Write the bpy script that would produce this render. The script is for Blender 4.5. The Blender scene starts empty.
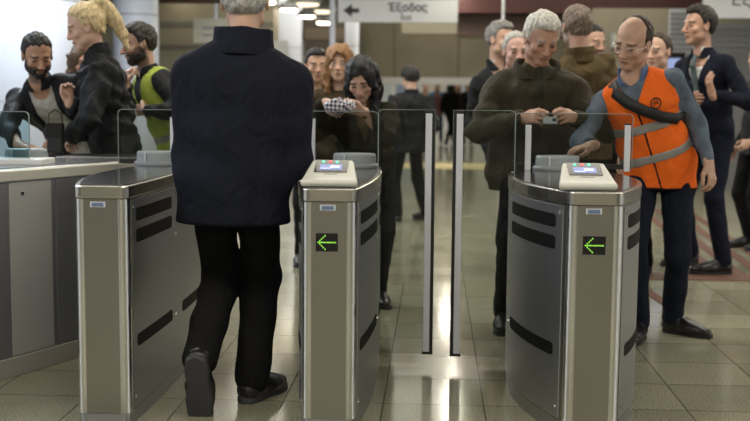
import bpy, bmesh, math, random
import numpy as np
from mathutils import Vector, Matrix
random.seed(4)
PI = math.pi
C = bpy.context.scene.collection
# ------------------------------------------------------------------ materials
MATS = {}
def mat(name, col, rough=.6, metal=0., bump=0., bscale=60., emit=None, es=0., spec=None, coat=0., vary=0., vscale=6., aniso=None, vcol=False, sheen=0., wrinkle=0.):
    if name in MATS: return MATS[name]
    m = bpy.data.materials.new(name); m.use_nodes = True
    nt = m.node_tree; N = nt.nodes; L = nt.links
    b = N['Principled BSDF']
    b.inputs['Base Color'].default_value = (*col, 1); b.inputs['Roughness'].default_value = rough
    b.inputs['Metallic'].default_value = metal
    if spec is not None: b.inputs['Specular IOR Level'].default_value = spec
    if coat: b.inputs['Coat Weight'].default_value = coat
    if sheen: b.inputs['Sheen Weight'].default_value = sheen
    if emit: b.inputs['Emission Color'].default_value = (*emit, 1); b.inputs['Emission Strength'].default_value = es
    tc = N.new('ShaderNodeTexCoord'); mp = N.new('ShaderNodeMapping'); L.new(tc.outputs['Object'], mp.inputs[0])
    if aniso: mp.inputs['Scale'].default_value = aniso
    nz = N.new('ShaderNodeTexNoise'); nz.inputs['Scale'].default_value = bscale; nz.inputs['Detail'].default_value = 4
    L.new(mp.outputs[0], nz.inputs['Vector'])
    if bump:
        bp = N.new('ShaderNodeBump'); bp.inputs['Strength'].default_value = bump; bp.inputs['Distance'].default_value = .01
        L.new(nz.outputs['Fac'], bp.inputs['Height']); L.new(bp.outputs[0], b.inputs['Normal'])
        if wrinkle:
            mp2 = N.new('ShaderNodeMapping'); mp2.inputs['Scale'].default_value = (1, 1, .55); mp2.inputs['Rotation'].default_value = (.4, .3, .2); L.new(tc.outputs['Object'], mp2.inputs[0])
            n3 = N.new('ShaderNodeTexNoise'); n3.inputs['Scale'].default_value = 11; n3.inputs['Detail'].default_value = 2.5; n3.inputs['Distortion'].default_value = 1.6; n3.inputs['Roughness'].default_value = .45
            L.new(mp2.outputs[0], n3.inputs['Vector']); b2 = N.new('ShaderNodeBump'); b2.inputs['Strength'].default_value = wrinkle; b2.inputs['Distance'].default_value = .035
            L.new(n3.outputs['Fac'], b2.inputs['Height']); L.new(bp.outputs[0], b2.inputs['Normal']); L.new(b2.outputs[0], b.inputs['Normal'])
    if vcol:
        a = N.new('ShaderNodeVertexColor'); a.layer_name = 'Col'; L.new(a.outputs[0], b.inputs['Base Color'])
    elif vary:
        n2 = N.new('ShaderNodeTexNoise'); n2.inputs['Scale'].default_value = vscale; n2.inputs['Detail'].default_value = 5
        L.new(mp.outputs[0], n2.inputs['Vector'])
        cr = N.new('ShaderNodeValToRGB'); cr.color_ramp.elements[0].position = .3; cr.color_ramp.elements[1].position = .7
        cr.color_ramp.elements[0].color = (*[c*(1-vary) for c in col], 1); cr.color_ramp.elements[1].color = (*[min(1, c*(1+vary)) for c in col], 1)
        L.new(n2.outputs['Fac'], cr.inputs[0]); L.new(cr.outputs[0], b.inputs['Base Color'])
    MATS[name] = m
    return m
def glass_mat(name, tint, gloss=.05, refl=.9):
    m = bpy.data.materials.new(name); m.use_nodes = True; nt = m.node_tree; N = nt.nodes; L = nt.links
    N.remove(N['Principled BSDF']); out = N['Material Output']
    t = N.new('ShaderNodeBsdfTransparent'); t.inputs[0].default_value = (*tint, 1)
    g = N.new('ShaderNodeBsdfGlossy'); g.inputs['Roughness'].default_value = gloss; g.inputs[0].default_value = (refl, refl, refl, 1)
    f = N.new('ShaderNodeFresnel'); f.inputs['IOR'].default_value = 1.45
    mx = N.new('ShaderNodeMixShader'); L.new(f.outputs[0], mx.inputs[0]); L.new(t.outputs[0], mx.inputs[1]); L.new(g.outputs[0], mx.inputs[2])
    L.new(mx.outputs[0], out.inputs[0]); MATS[name] = m; return m

steel = mat('brushed_steel', (.37, .36, .335), .27, 1., bump=.05, bscale=30, aniso=(60, 60, .6), vary=.05, vscale=20)
steel_bright = mat('polished_steel', (.84, .84, .84), .16, 1., bump=.02, bscale=20, aniso=(1, 1, .1))
steel_dark = mat('side_steel', (.46, .475, .50), .36, 1., bump=.06, bscale=30, aniso=(2, 2, 60), vary=.06, vscale=10)
steel_top = mat('lid_steel', (.30, .30, .30), .16, 1., bump=.02, bscale=10)
lip_steel = mat('lip_steel', (.55, .53, .48), .22, 1.)
black_gloss = mat('black_gloss', (.008, .008, .009), .15); slot_m = mat('slot_black', (.006, .006, .006), .55, spec=.1)
black_rub = mat('black_rubber', (.01, .01, .01), .6)
grey_plastic = mat('grey_plastic', (.22, .24, .25), .4, bump=.03, bscale=200)
cream_plastic = mat('cream_plastic', (.52, .51, .45), .35)
alu = mat('aluminium_strip', (.62, .64, .69), .4, .1)
glass = glass_mat('clear_glass', (.82, .84, .82), refl=.35)
glass_t = glass_mat('tinted_glass', (.70, .82, .84), refl=.6); satin = mat('satin_steel', (.24, .24, .25), .42, .6, bump=.04, bscale=30, aniso=(60, 60, 1), vary=.08, vscale=4)
glass_edge = mat('glass_edge', (.24, .29, .28), .2, spec=.8)
skin = mat('skin', (.5, .3, .2), .48, vcol=True, bump=.05, bscale=120)
# ------------------------------------------------------------------ tags and helpers
def tag(o, label=None, cat=None, group=None, kind=None):
    if label: o['label'] = label
    if cat: o['category'] = cat
    if group: o['group'] = group
    if kind: o['kind'] = kind
    return o
def empty(name, loc, rz=0):
    o = bpy.data.objects.new(name, None); C.objects.link(o); o.location = loc; o.rotation_euler = (0, 0, rz)
    o.empty_display_size = .1
    return o
def obj(name, bm, m, parent=None, loc=None, smooth=False, bevel=0, rot=None, seg=2):
    me = bpy.data.meshes.new(name)
    bmesh.ops.recalc_face_normals(bm, faces=bm.faces[:])
    bm.to_mesh(me); bm.free()
    if isinstance(m, (list, tuple)):
        for k in m: me.materials.append(k)
    else: me.materials.append(m)
    o = bpy.data.objects.new(name, me); C.objects.link(o)
    if parent: o.parent = parent
    if loc: o.location = loc
    if rot: o.rotation_euler = rot
    if smooth:
        for p in me.polygons: p.use_smooth = True
    if bevel:
        b = o.modifiers.new('b', 'BEVEL'); b.width = bevel; b.segments = seg; b.limit_method = 'ANGLE'; b.angle_limit = .6
    return o
def box(bm, x0, x1, y0, y1, z0, z1, mi=0):
    v = [bm.verts.new((x, y, z)) for z in (z0, z1) for y in (y0, y1) for x in (x0, x1)]
    for f in ((0, 1, 3, 2), (4, 6, 7, 5), (0, 4, 5, 1), (2, 3, 7, 6), (0, 2, 6, 4), (1, 5, 7, 3)):
        bm.faces.new([v[i] for i in f]).material_index = mi
def boxo(name, x0, x1, y0, y1, z0, z1, m, parent=None, bevel=0):
    bm = bmesh.new(); cx, cy, cz = ((x0+x1)/2, (y0+y1)/2, z0)
    if parent is None:
        box(bm, x0-cx, x1-cx, y0-cy, y1-cy, 0, z1-z0); return obj(name, bm, m, None, (cx, cy, cz), bevel=bevel)
    box(bm, x0, x1, y0, y1, z0, z1); return obj(name, bm, m, parent, bevel=bevel)
def prism(bm, pts, z0, z1, mi=0):
    a = [bm.verts.new((p[0], p[1], z0)) for p in pts]; b = [bm.verts.new((p[0], p[1], z1)) for p in pts]
    n = len(pts)
    bm.faces.new(a[::-1]); bm.faces.new(b)
    for i in range(n): bm.faces.new((a[i], a[(i+1) % n], b[(i+1) % n], b[i]))
def lathe(bm, prof, n=32, sx=1, sy=1, c=(0, 0, 0)):
    rings = []
    for r, z in prof:
        rings.append([bm.verts.new((c[0]+r*sx*math.cos(2*PI*k/n), c[1]+r*sy*math.sin(2*PI*k/n), c[2]+z)) for k in range(n)])
    for i in range(len(rings)-1):
        for k in range(n): bm.faces.new((rings[i][k], rings[i][(k+1) % n], rings[i+1][(k+1) % n], rings[i+1][k]))
    bm.faces.new(rings[0][::-1]); bm.faces.new(rings[-1])
def tube(bm, pts, r, n=8):
    pts = [Vector(p) for p in pts]; rings = []
    for i, p in enumerate(pts):
        d = (pts[min(i+1, len(pts)-1)]-pts[max(i-1, 0)]).normalized()
        u = d.cross(Vector((0, 0, 1)));  u = u if u.length > .1 else d.cross(Vector((1, 0, 0))); u.normalize(); w = d.cross(u)
        rings.append([bm.verts.new(p+u*r*math.cos(2*PI*k/n)+w*r*math.sin(2*PI*k/n)) for k in range(n)])
    for i in range(len(rings)-1):
        for k in range(n): bm.faces.new((rings[i][k], rings[i][(k+1) % n], rings[i+1][(k+1) % n], rings[i+1][k]))
    bm.faces.new(rings[0][::-1]); bm.faces.new(rings[-1])
def screw_bm(bm, c, nrm, r=.006):
    n = Vector(nrm).normalized(); u = n.cross(Vector((0, 0, 1))).normalized(); w = n.cross(u); c = Vector(c)
    a = [bm.verts.new(c+u*r*math.cos(k*PI/5)+w*r*math.sin(k*PI/5)) for k in range(10)]
    b = [bm.verts.new(c+n*.004+u*r*.8*math.cos(k*PI/5)+w*r*.8*math.sin(k*PI/5)) for k in range(10)]
    bm.faces.new(b); bm.faces.new(a[::-1])
    for k in range(10): bm.faces.new((a[k], a[(k+1) % 10], b[(k+1) % 10], b[k]))

# ------------------------------------------------------------------ camera
cam = bpy.data.cameras.new('camera'); co = bpy.data.objects.new('camera', cam); C.objects.link(co)
cam.sensor_width = 36; cam.lens = 1090/750*36
yaw, pitch, roll = map(math.radians, (3.1, 5.9, .5))
f_ = Vector((-math.sin(yaw)*math.cos(pitch), math.cos(yaw)*math.cos(pitch), -math.sin(pitch)))
r_ = Vector((math.cos(yaw), math.sin(yaw), 0)); u_ = r_.cross(f_)
r2 = r_*math.cos(roll)+u_*math.sin(roll); u2 = -r_*math.sin(roll)+u_*math.cos(roll)
M = Matrix((r2, u2, -f_)).transposed().to_4x4(); M.translation = (0, 0, 1.23)
co.matrix_world = M
cam.dof.use_dof = True; cam.dof.focus_distance = 4.5; cam.dof.aperture_fstop = 2.4
cam.clip_end = 200
bpy.context.scene.camera = co
vs = bpy.context.scene.view_settings
vs.view_transform = 'Standard'; vs.look = 'None'; vs.gamma = 1; vs.use_curve_mapping = False; vs.exposure = 0.02

# ------------------------------------------------------------------ floor
def floor_mat():
    m = bpy.data.materials.new('terrazzo_tiles'); m.use_nodes = True; nt = m.node_tree; N = nt.nodes; L = nt.links
    b = N['Principled BSDF']; tc = N.new('ShaderNodeTexCoord'); sp = N.new('ShaderNodeSeparateXYZ'); L.new(tc.outputs['Object'], sp.inputs[0])
    def mth(op, a, b_=None, c=None):
        n = N.new('ShaderNodeMath'); n.operation = op
        for i, v in enumerate((a, b_, c)):
            if v is None: continue
            if isinstance(v, (int, float)): n.inputs[i].default_value = v
            else: L.new(v, n.inputs[i])
        return n.outputs[0]
    def line(src, off, w):
        q = mth('DIVIDE', mth('SUBTRACT', src, off), .405); fr = mth('FRACT', q)
        d = mth('MINIMUM', fr, mth('SUBTRACT', 1.0, fr)); return mth('LESS_THAN', d, w), mth('FLOOR', q)
    lx, ix = line(sp.outputs[0], .212, .0075); ly, iy = line(sp.outputs[1], 4.305, .0125)
    cv = N.new('ShaderNodeCombineXYZ'); L.new(ix, cv.inputs[0]); L.new(iy, cv.inputs[1])
    wn = N.new('ShaderNodeTexWhiteNoise'); L.new(cv.outputs[0], wn.inputs['Vector'])
    n1 = N.new('ShaderNodeTexNoise'); n1.inputs['Scale'].default_value = 165; n1.inputs['Detail'].default_value = 3; L.new(tc.outputs['Object'], n1.inputs['Vector'])
    n2 = N.new('ShaderNodeTexNoise'); n2.inputs['Scale'].default_value = 2.2; n2.inputs['Detail'].default_value = 5; L.new(tc.outputs['Object'], n2.inputs['Vector'])
    cr = N.new('ShaderNodeValToRGB'); e = cr.color_ramp.elements
    e[0].position = .36; e[0].color = (.10, .096, .066, 1); e[1].position = .58; e[1].color = (.365, .35, .25, 1); L.new(n1.outputs['Fac'], cr.inputs[0])
    k = mth('ADD', mth('MULTIPLY', wn.outputs[0], .30), mth('ADD', mth('MULTIPLY', n2.outputs['Fac'], .55), .62))
    mx = N.new('ShaderNodeVectorMath'); mx.operation = 'SCALE'; L.new(cr.outputs[0], mx.inputs[0]); L.new(k, mx.inputs['Scale'])
    joint = mth('MAXIMUM', mth('MULTIPLY', lx, .85), mth('MULTIPLY', ly, .6))
    mi = N.new('ShaderNodeMix'); mi.data_type = 'RGBA'; L.new(joint, mi.inputs[0]); L.new(mx.outputs[0], mi.inputs[6]); mi.inputs[7].default_value = (.06, .055, .04, 1)
    L.new(mi.outputs[2], b.inputs['Base Color'])
    rr = mth('ADD', mth('MULTIPLY', n2.outputs['Fac'], .12), .055); L.new(rr, b.inputs['Roughness'])
    b.inputs['Specular IOR Level'].default_value = .75
    bp = N.new('ShaderNodeBump'); bp.inputs['Strength'].default_value = .01; bp.inputs['Distance'].default_value = .002
    L.new(n1.outputs['Fac'], bp.inputs['Height']); L.new(bp.outputs[0], b.inputs['Normal'])
    return m
bm = bmesh.new(); box(bm, -9.5, 9.5, -6, 48, -.1, 0); tag(obj('floor', bm, floor_mat()), kind='structure')

# ------------------------------------------------------------------ room shell
wall_beige = mat('wall_beige', (.36, .34, .28), .5, vary=.1, vscale=1)
wall_grey = mat('wall_grey', (.16, .15, .13), .6, vary=.15, vscale=1)
ceil_m = mat('ceiling_paint', (.17, .155, .13), .7)
dark_red = mat('dark_red_beam', (.05, .010, .009), .5)
white_clad = mat('white_cladding', (.62, .66, .76), .35, vary=.04, vscale=2)
panel_metal = mat('panel_metal', (.31, .29, .245), .33, .75, vary=.14, vscale=1.2)
def st(name, *a, bevel=0): return tag(boxo(name, *a, bevel=bevel), kind='structure')
st('ceiling', -9.8, 9.8, -6, 48, 3.5, 3.65, ceil_m)
st('wall_back', -9.8, 9.8, 48, 48.3, 0, 3.5, wall_grey)
st('wall_front', -9.8, 9.8, -6.3, -6, 0, 3.5, mat('wall_cream', (.46, .44, .39), .5))
st('wall_left', -9.8, -9.5, -6, 48, 0, 3.5, mat('wall_pale', (.62, .63, .66), .5))
st('wall_right', 9.5, 9.8, -6, 48, 0, 3.5, mat('wall_pale', (.62, .63, .66), .5))
# ------------------------------------------------------------------ SDF engine for figures and clothes
f32 = np.float32
def V(*a): return np.array(a, float)
def nrm(v): v = np.asarray(v, float); return v/(np.linalg.norm(v)+1e-12)
class Field:
    def __init__(s): s.p = []; s.fine = []; s.cuts = []; s.disp = None
    def cap(s, a, b, ra, rb, k=.03, e=None, ke=1., op='add', cb=None, ca=None):
        a = np.asarray(a, float); b = np.asarray(b, float); ab = b-a; L2 = max(ab.dot(ab), 1e-9)
        ax = ab/math.sqrt(L2)
        R = max(ra, rb)*max(1, ke); lo = np.minimum(a, b)-R; hi = np.maximum(a, b)+R
        if e is not None: e = nrm(e)
        def fn(X, Y, Z):
            dx, dy, dz = X-a[0], Y-a[1], Z-a[2]
            t = np.clip((dx*ab[0]+dy*ab[1]+dz*ab[2])/L2, 0, 1)
            dx = dx-t*ab[0]; dy = dy-t*ab[1]; dz = dz-t*ab[2]
            if e is not None:
                c = (dx*e[0]+dy*e[1]+dz*e[2])*(1-1/ke); dx = dx-c*e[0]; dy = dy-c*e[1]; dz = dz-c*e[2]
            d = np.sqrt(dx*dx+dy*dy+dz*dz)-(ra+(rb-ra)*t)
            if cb is not None: d = np.maximum(d, (X-b[0])*ax[0]+(Y-b[1])*ax[1]+(Z-b[2])*ax[2]-cb)
            if ca is not None: d = np.maximum(d, -((X-a[0])*ax[0]+(Y-a[1])*ax[1]+(Z-a[2])*ax[2])-ca)
            return d
        s.p.append((fn, lo, hi, k, op)); return s
    def ell(s, c, Mr, r, k=.02, op='add'):
        c = np.asarray(c, float); Mr = np.asarray(Mr, float); r = np.asarray(r, float)
        R = (np.abs(Mr)@r); lo = c-R; hi = c+R; mn = r.min()
        def fn(X, Y, Z):
            d = (X-c[0], Y-c[1], Z-c[2]); q2 = 0; g2 = 0
            for i in range(3):
                q = (d[0]*Mr[0, i]+d[1]*Mr[1, i]+d[2]*Mr[2, i])/r[i]; q2 = q2+q*q; g2 = g2+(q/r[i])**2
            n = np.sqrt(q2); return n*(n-1)/(np.sqrt(g2)+1e-6)
        s.p.append((fn, lo, hi, k, op)); return s
    def mesh(s, h, hf=None, extra=0.):
        lo = np.min([q[1] for q in s.p if q[4] == 'add'], 0)-.03-extra; hi = np.max([q[2] for q in s.p if q[4] == 'add'], 0)+.03+extra
        ax = []
        for i in range(3):
            g = [lo[i]]; 
            while g[-1] < hi[i]:
                x = g[-1]; st_ = h
                if hf:
                    for (a, b) in s.fine:
                        if a[i]-.001 <= x <= b[i]: st_ = hf; break
                        if a[i] > x: st_ = min(st_, max(hf, a[i]-x))
                g.append(x+st_)
            ax.append(np.array(g))
        sh = [len(a) for a in ax]
        val = np.full(sh, 1., f32)
        for fn, plo, phi, k, op in s.p:
            m = k+.03+extra
            sl = []; 
            for i in range(3):
                i0 = max(0, np.searchsorted(ax[i], plo[i]-m)-1); i1 = min(sh[i], np.searchsorted(ax[i], phi[i]+m)+1); sl.append(slice(i0, i1))
            if any(q.stop <= q.start for q in sl): continue
            X, Y, Z = (ax[0][sl[0], None, None].astype(f32), ax[1][None, sl[1], None].astype(f32), ax[2][None, None, sl[2]].astype(f32))
            d = fn(X, Y, Z); v = val[tuple(sl)]
            if op == 'add':
                hh = np.clip(k-np.abs(v-d), 0, None)/k; val[tuple(sl)] = np.minimum(v, d)-hh*hh*k*.25
            else:
                d = -d; hh = np.clip(k-np.abs(v-d), 0, None)/k; val[tuple(sl)] = np.maximum(v, d)+hh*hh*k*.25
        if s.disp or s.cuts:
            idx = np.nonzero(np.abs(val) < .06+extra) if not s.cuts else np.nonzero(val < .06+extra)
            X, Y, Z = ax[0][idx[0]], ax[1][idx[1]], ax[2][idx[2]]
            v = val[idx]
            if s.disp: v = v+s.disp(X, Y, Z)
            for c in s.cuts: v = np.maximum(v, c(X, Y, Z))
            val[idx] = v
        val[0] = val[-1] = 1; val[:, 0] = val[:, -1] = 1; val[:, :, 0] = val[:, :, -1] = 1
        return nets(val, ax)
def nets(val, ax):
    ins = val < 0; nx, ny, nz = val.shape
    c = np.zeros((nx-1, ny-1, nz-1), np.int8)
    for i in (0, 1):
        for j in (0, 1):
            for k in (0, 1): c += ins[i:nx-1+i, j:ny-1+j, k:nz-1+k]
    act = np.nonzero((c > 0) & (c < 8)); n = len(act[0])
    if n == 0: return np.zeros((0, 3)), np.zeros((0, 4), int)
    idx = np.full(c.shape, -1, np.int32); idx[act] = np.arange(n)
    acc = np.zeros((n, 3)); cnt = np.zeros(n)
    cor = {}
    for i in (0, 1):
        for j in (0, 1):
            for k in (0, 1): cor[i, j, k] = val[act[0]+i, act[1]+j, act[2]+k].astype(float)
    for a in cor:
        for d in range(3):
            if a[d]: continue
            b = list(a); b[d] = 1; b = tuple(b); va, vb = cor[a], cor[b]; m = (va < 0) != (vb < 0)
            t = np.where(m, va/np.where(m, va-vb, 1), 0)
            for q in range(3): acc[:, q] += np.where(m, a[q]+(t if q == d else 0), 0)
            cnt += m
    acc /= cnt[:, None]
    pos = np.stack([np.interp(act[q]+acc[:, q], np.arange(len(ax[q])), ax[q]) for q in range(3)], 1)
    F = []
    for d in range(3):
        o = [q for q in range(3) if q != d]
        sl0 = [slice(1, -1)]*3; sl1 = [slice(1, -1)]*3
        sl0[d] = slice(0, -1); sl1[d] = slice(1, None)
        m = ins[tuple(sl0)] != ins[tuple(sl1)]
        e = np.nonzero(m); e = [e[q]+(0 if q == d else 1) for q in range(3)]
        fl = ins[tuple(e)]
        def g(a, b):
            w = [x.copy() for x in e]; w[o[0]] = w[o[0]]-a; w[o[1]] = w[o[1]]-b; return idx[tuple(w)]
        q = np.stack([g(0, 0), g(1, 0), g(1, 1), g(0, 1)], 1)
        flip = ~fl if d != 1 else fl
        q[flip] = q[flip][:, ::-1]
        F.append(q)
    F = np.concatenate(F); F = F[(F >= 0).all(1)]
    return pos, F
def npmesh(name, v, f, m, parent=None, col=None, off=None, smooth_it=0):
    if smooth_it and len(v):
        e = np.concatenate([f[:, [0, 1]], f[:, [1, 2]], f[:, [2, 3]], f[:, [3, 0]]])
        for _ in range(smooth_it):
            a = np.zeros_like(v); n = np.zeros(len(v))
            for p_, q_ in ((0, 1), (1, 0)):
                for k in range(3): a[:, k] += np.bincount(e[:, p_], v[e[:, q_], k], len(v))
                n += np.bincount(e[:, p_], minlength=len(v))
            v = v*.45+.55*a/np.maximum(n, 1)[:, None]
    me = bpy.data.meshes.new(name); me.vertices.add(len(v)); me.vertices.foreach_set('co', np.asarray(v, f32).ravel())
    me.loops.add(f.size); me.loops.foreach_set('vertex_index', f.astype(np.int32).ravel())
    me.polygons.add(len(f)); me.polygons.foreach_set('loop_start', np.arange(0, f.size, 4, dtype=np.int32)); me.polygons.foreach_set('loop_total', np.full(len(f), 4, np.int32))
    me.polygons.foreach_set('use_smooth', np.ones(len(f), bool)); me.update(); me.validate()
    me.materials.append(m)
    if col is not None:
        ca = me.color_attributes.new('Col', 'FLOAT_COLOR', 'POINT'); c4 = np.ones((len(v), 4), f32); c4[:, :3] = col(v); ca.data.foreach_set('color', c4.ravel())
    o = bpy.data.objects.new(name, me); C.objects.link(o)
    if parent: o.parent = parent
    return o
def rot(ax, deg):
    a = math.radians(deg); c, s = math.cos(a), math.sin(a)
    return {'x': np.array([[1, 0, 0], [0, c, -s], [0, s, c]]), 'y': np.array([[c, 0, s], [0, 1, 0], [-s, 0, c]]), 'z': np.array([[c, -s, 0], [s, c, 0], [0, 0, 1]])}[ax]
def folds(seed, amp=.006, k=48.):
    rs = np.random.RandomState(seed); W = [(nrm(rs.normal(size=3)*[1, 1, 1.3])*k*rs.uniform(.5, 1.5), nrm(rs.normal(size=3))*k*.4, rs.uniform(0, 6)) for _ in range(5)]
    def fn(X, Y, Z):
        s = 0
        for a, b, p in W: s = s+np.sin(a[0]*X+a[1]*Y+a[2]*Z+2.2*np.sin(b[0]*X+b[1]*Y+b[2]*Z+p)+p)
        return s*amp*.45
    return fn
def ik(a, b, l1, l2, pole):
    a = np.asarray(a, float); b = np.asarray(b, float); d = b-a; L = np.linalg.norm(d); mx = (l1+l2)*.998
    if L > mx: b = a+d/L*mx; d = b-a; L = mx
    x = (l1*l1-l2*l2+L*L)/(2*L); hgt = math.sqrt(max(0, l1*l1-x*x)); u = d/L
    p = np.asarray(pole, float); p = nrm(p-u*p.dot(u)); return a+u*x+p*hgt, b

HAIRLINE = ([-.13, -.06, -.045, -.034, -.024, -.010, .012, .028, .1], [.088, .078, .066, .036, -.012, -.010, .014, -.045, -.07])
def head_prims(F, c, Mh, s, male=True, nose=1., jaw=1., infl=0.):
    def T(x, y, z): return c+Mh@(V(x, y, z)*s)
    def E(x, y, z, a, b, d, k=.02, op='add', R=None): F.ell(T(x, y, z), Mh if R is None else Mh@R, (a*s+infl, b*s+infl, d*s+infl), k, op)
    E(0, .012, .03, .074, .094, .088); E(0, -.022, -.035, .058*jaw, .066, .078, .03)
    E(0, -.068, -.092, .024*jaw, .018, .018, .03); E(.045*jaw, -.02, -.062, .016, .03, .018, .03); E(-.045*jaw, -.02, -.062, .016, .03, .018, .03)
    if infl: return
    F.cap(T(-.034, -.076, .024), T(.034, -.076, .024), .010*s, .010*s, .018)
    for q in (1, -1):
        E(q*.031, -.094, .005, .017, .012, .011, .012, 'sub'); E(q*.031, -.0745, .005, .014, .0115, .0105, .004)
        E(q*.043, -.058, -.022, .018, .02, .018, .02)
        E(q*.077, .0, -.004, .008, .018, .031, .008, R=rot('x', -12)); E(q*.083, -.004, -.002, .005, .009, .018, .006, 'sub')
        E(q*.011, -.098, -.030, .009, .010, .007, .006)
    F.cap(T(0, -.085, .012), T(0, -.101*nose, -.026), .0075*s, .0108*s, .014)
    E(0, -.087, -.0535, .023, .010, .0055, .006); E(0, -.085, -.065, .019, .010, .0065, .006); E(0, -.098, -.0595, .02, .006, .0018, .004, 'sub')
def hand_prims(F, w, d, n, side, s, curl=35, thumb=.6, spread=1.):
    """w wrist, d finger direction, n palm normal (palm faces n), side vector = thumb side"""
    d = nrm(d); n = nrm(np.asarray(n, float)-d*d.dot(n)); t = nrm(side-d*d.dot(side)-n*n.dot(side))
    F.cap(w-d*.02*s, w+d*.02*s, .021*s, .020*s, .02, t, 1.25)
    F.cap(w+d*.03*s, w+d*.078*s, .0155*s, .0145*s, .015, t, 2.35)
    for off, L, st_ in ((.030, .072, 0), (.0105, .080, .004), (-.0095, .074, .002), (-.0285, .058, -.006)):
        p = w+d*(.080+st_)*s+t*off*s; a = 0; r = .0088*s
        for i, fr in enumerate((.42, .32, .26)):
            a += math.radians(curl*(.7, 1.1, .8)[i]); q = p+(d*math.cos(a)+n*math.sin(a)+t*off*.9*spread*(1-a*.5))*L*fr*s
            F.cap(p, q, r, r*.92, .0035); p = q; r *= .9
    p = w+d*.022*s+t*.026*s+n*.004*s; q = w+d*.055*s+t*.050*s+n*(.012+.02*thumb)*s; q2 = q+(d*.85+t*(.25-.5*thumb)+n*.45*thumb)*.03*s; q3 = q2+(d*.9-t*.35*thumb+n*.3)*.026*s
    F.cap(p, q, .0145*s, .0115*s, .012); F.cap(q, q2, .0108*s, .0098*s, .005); F.cap(q2, q3, .0098*s, .0082*s, .005)

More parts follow.
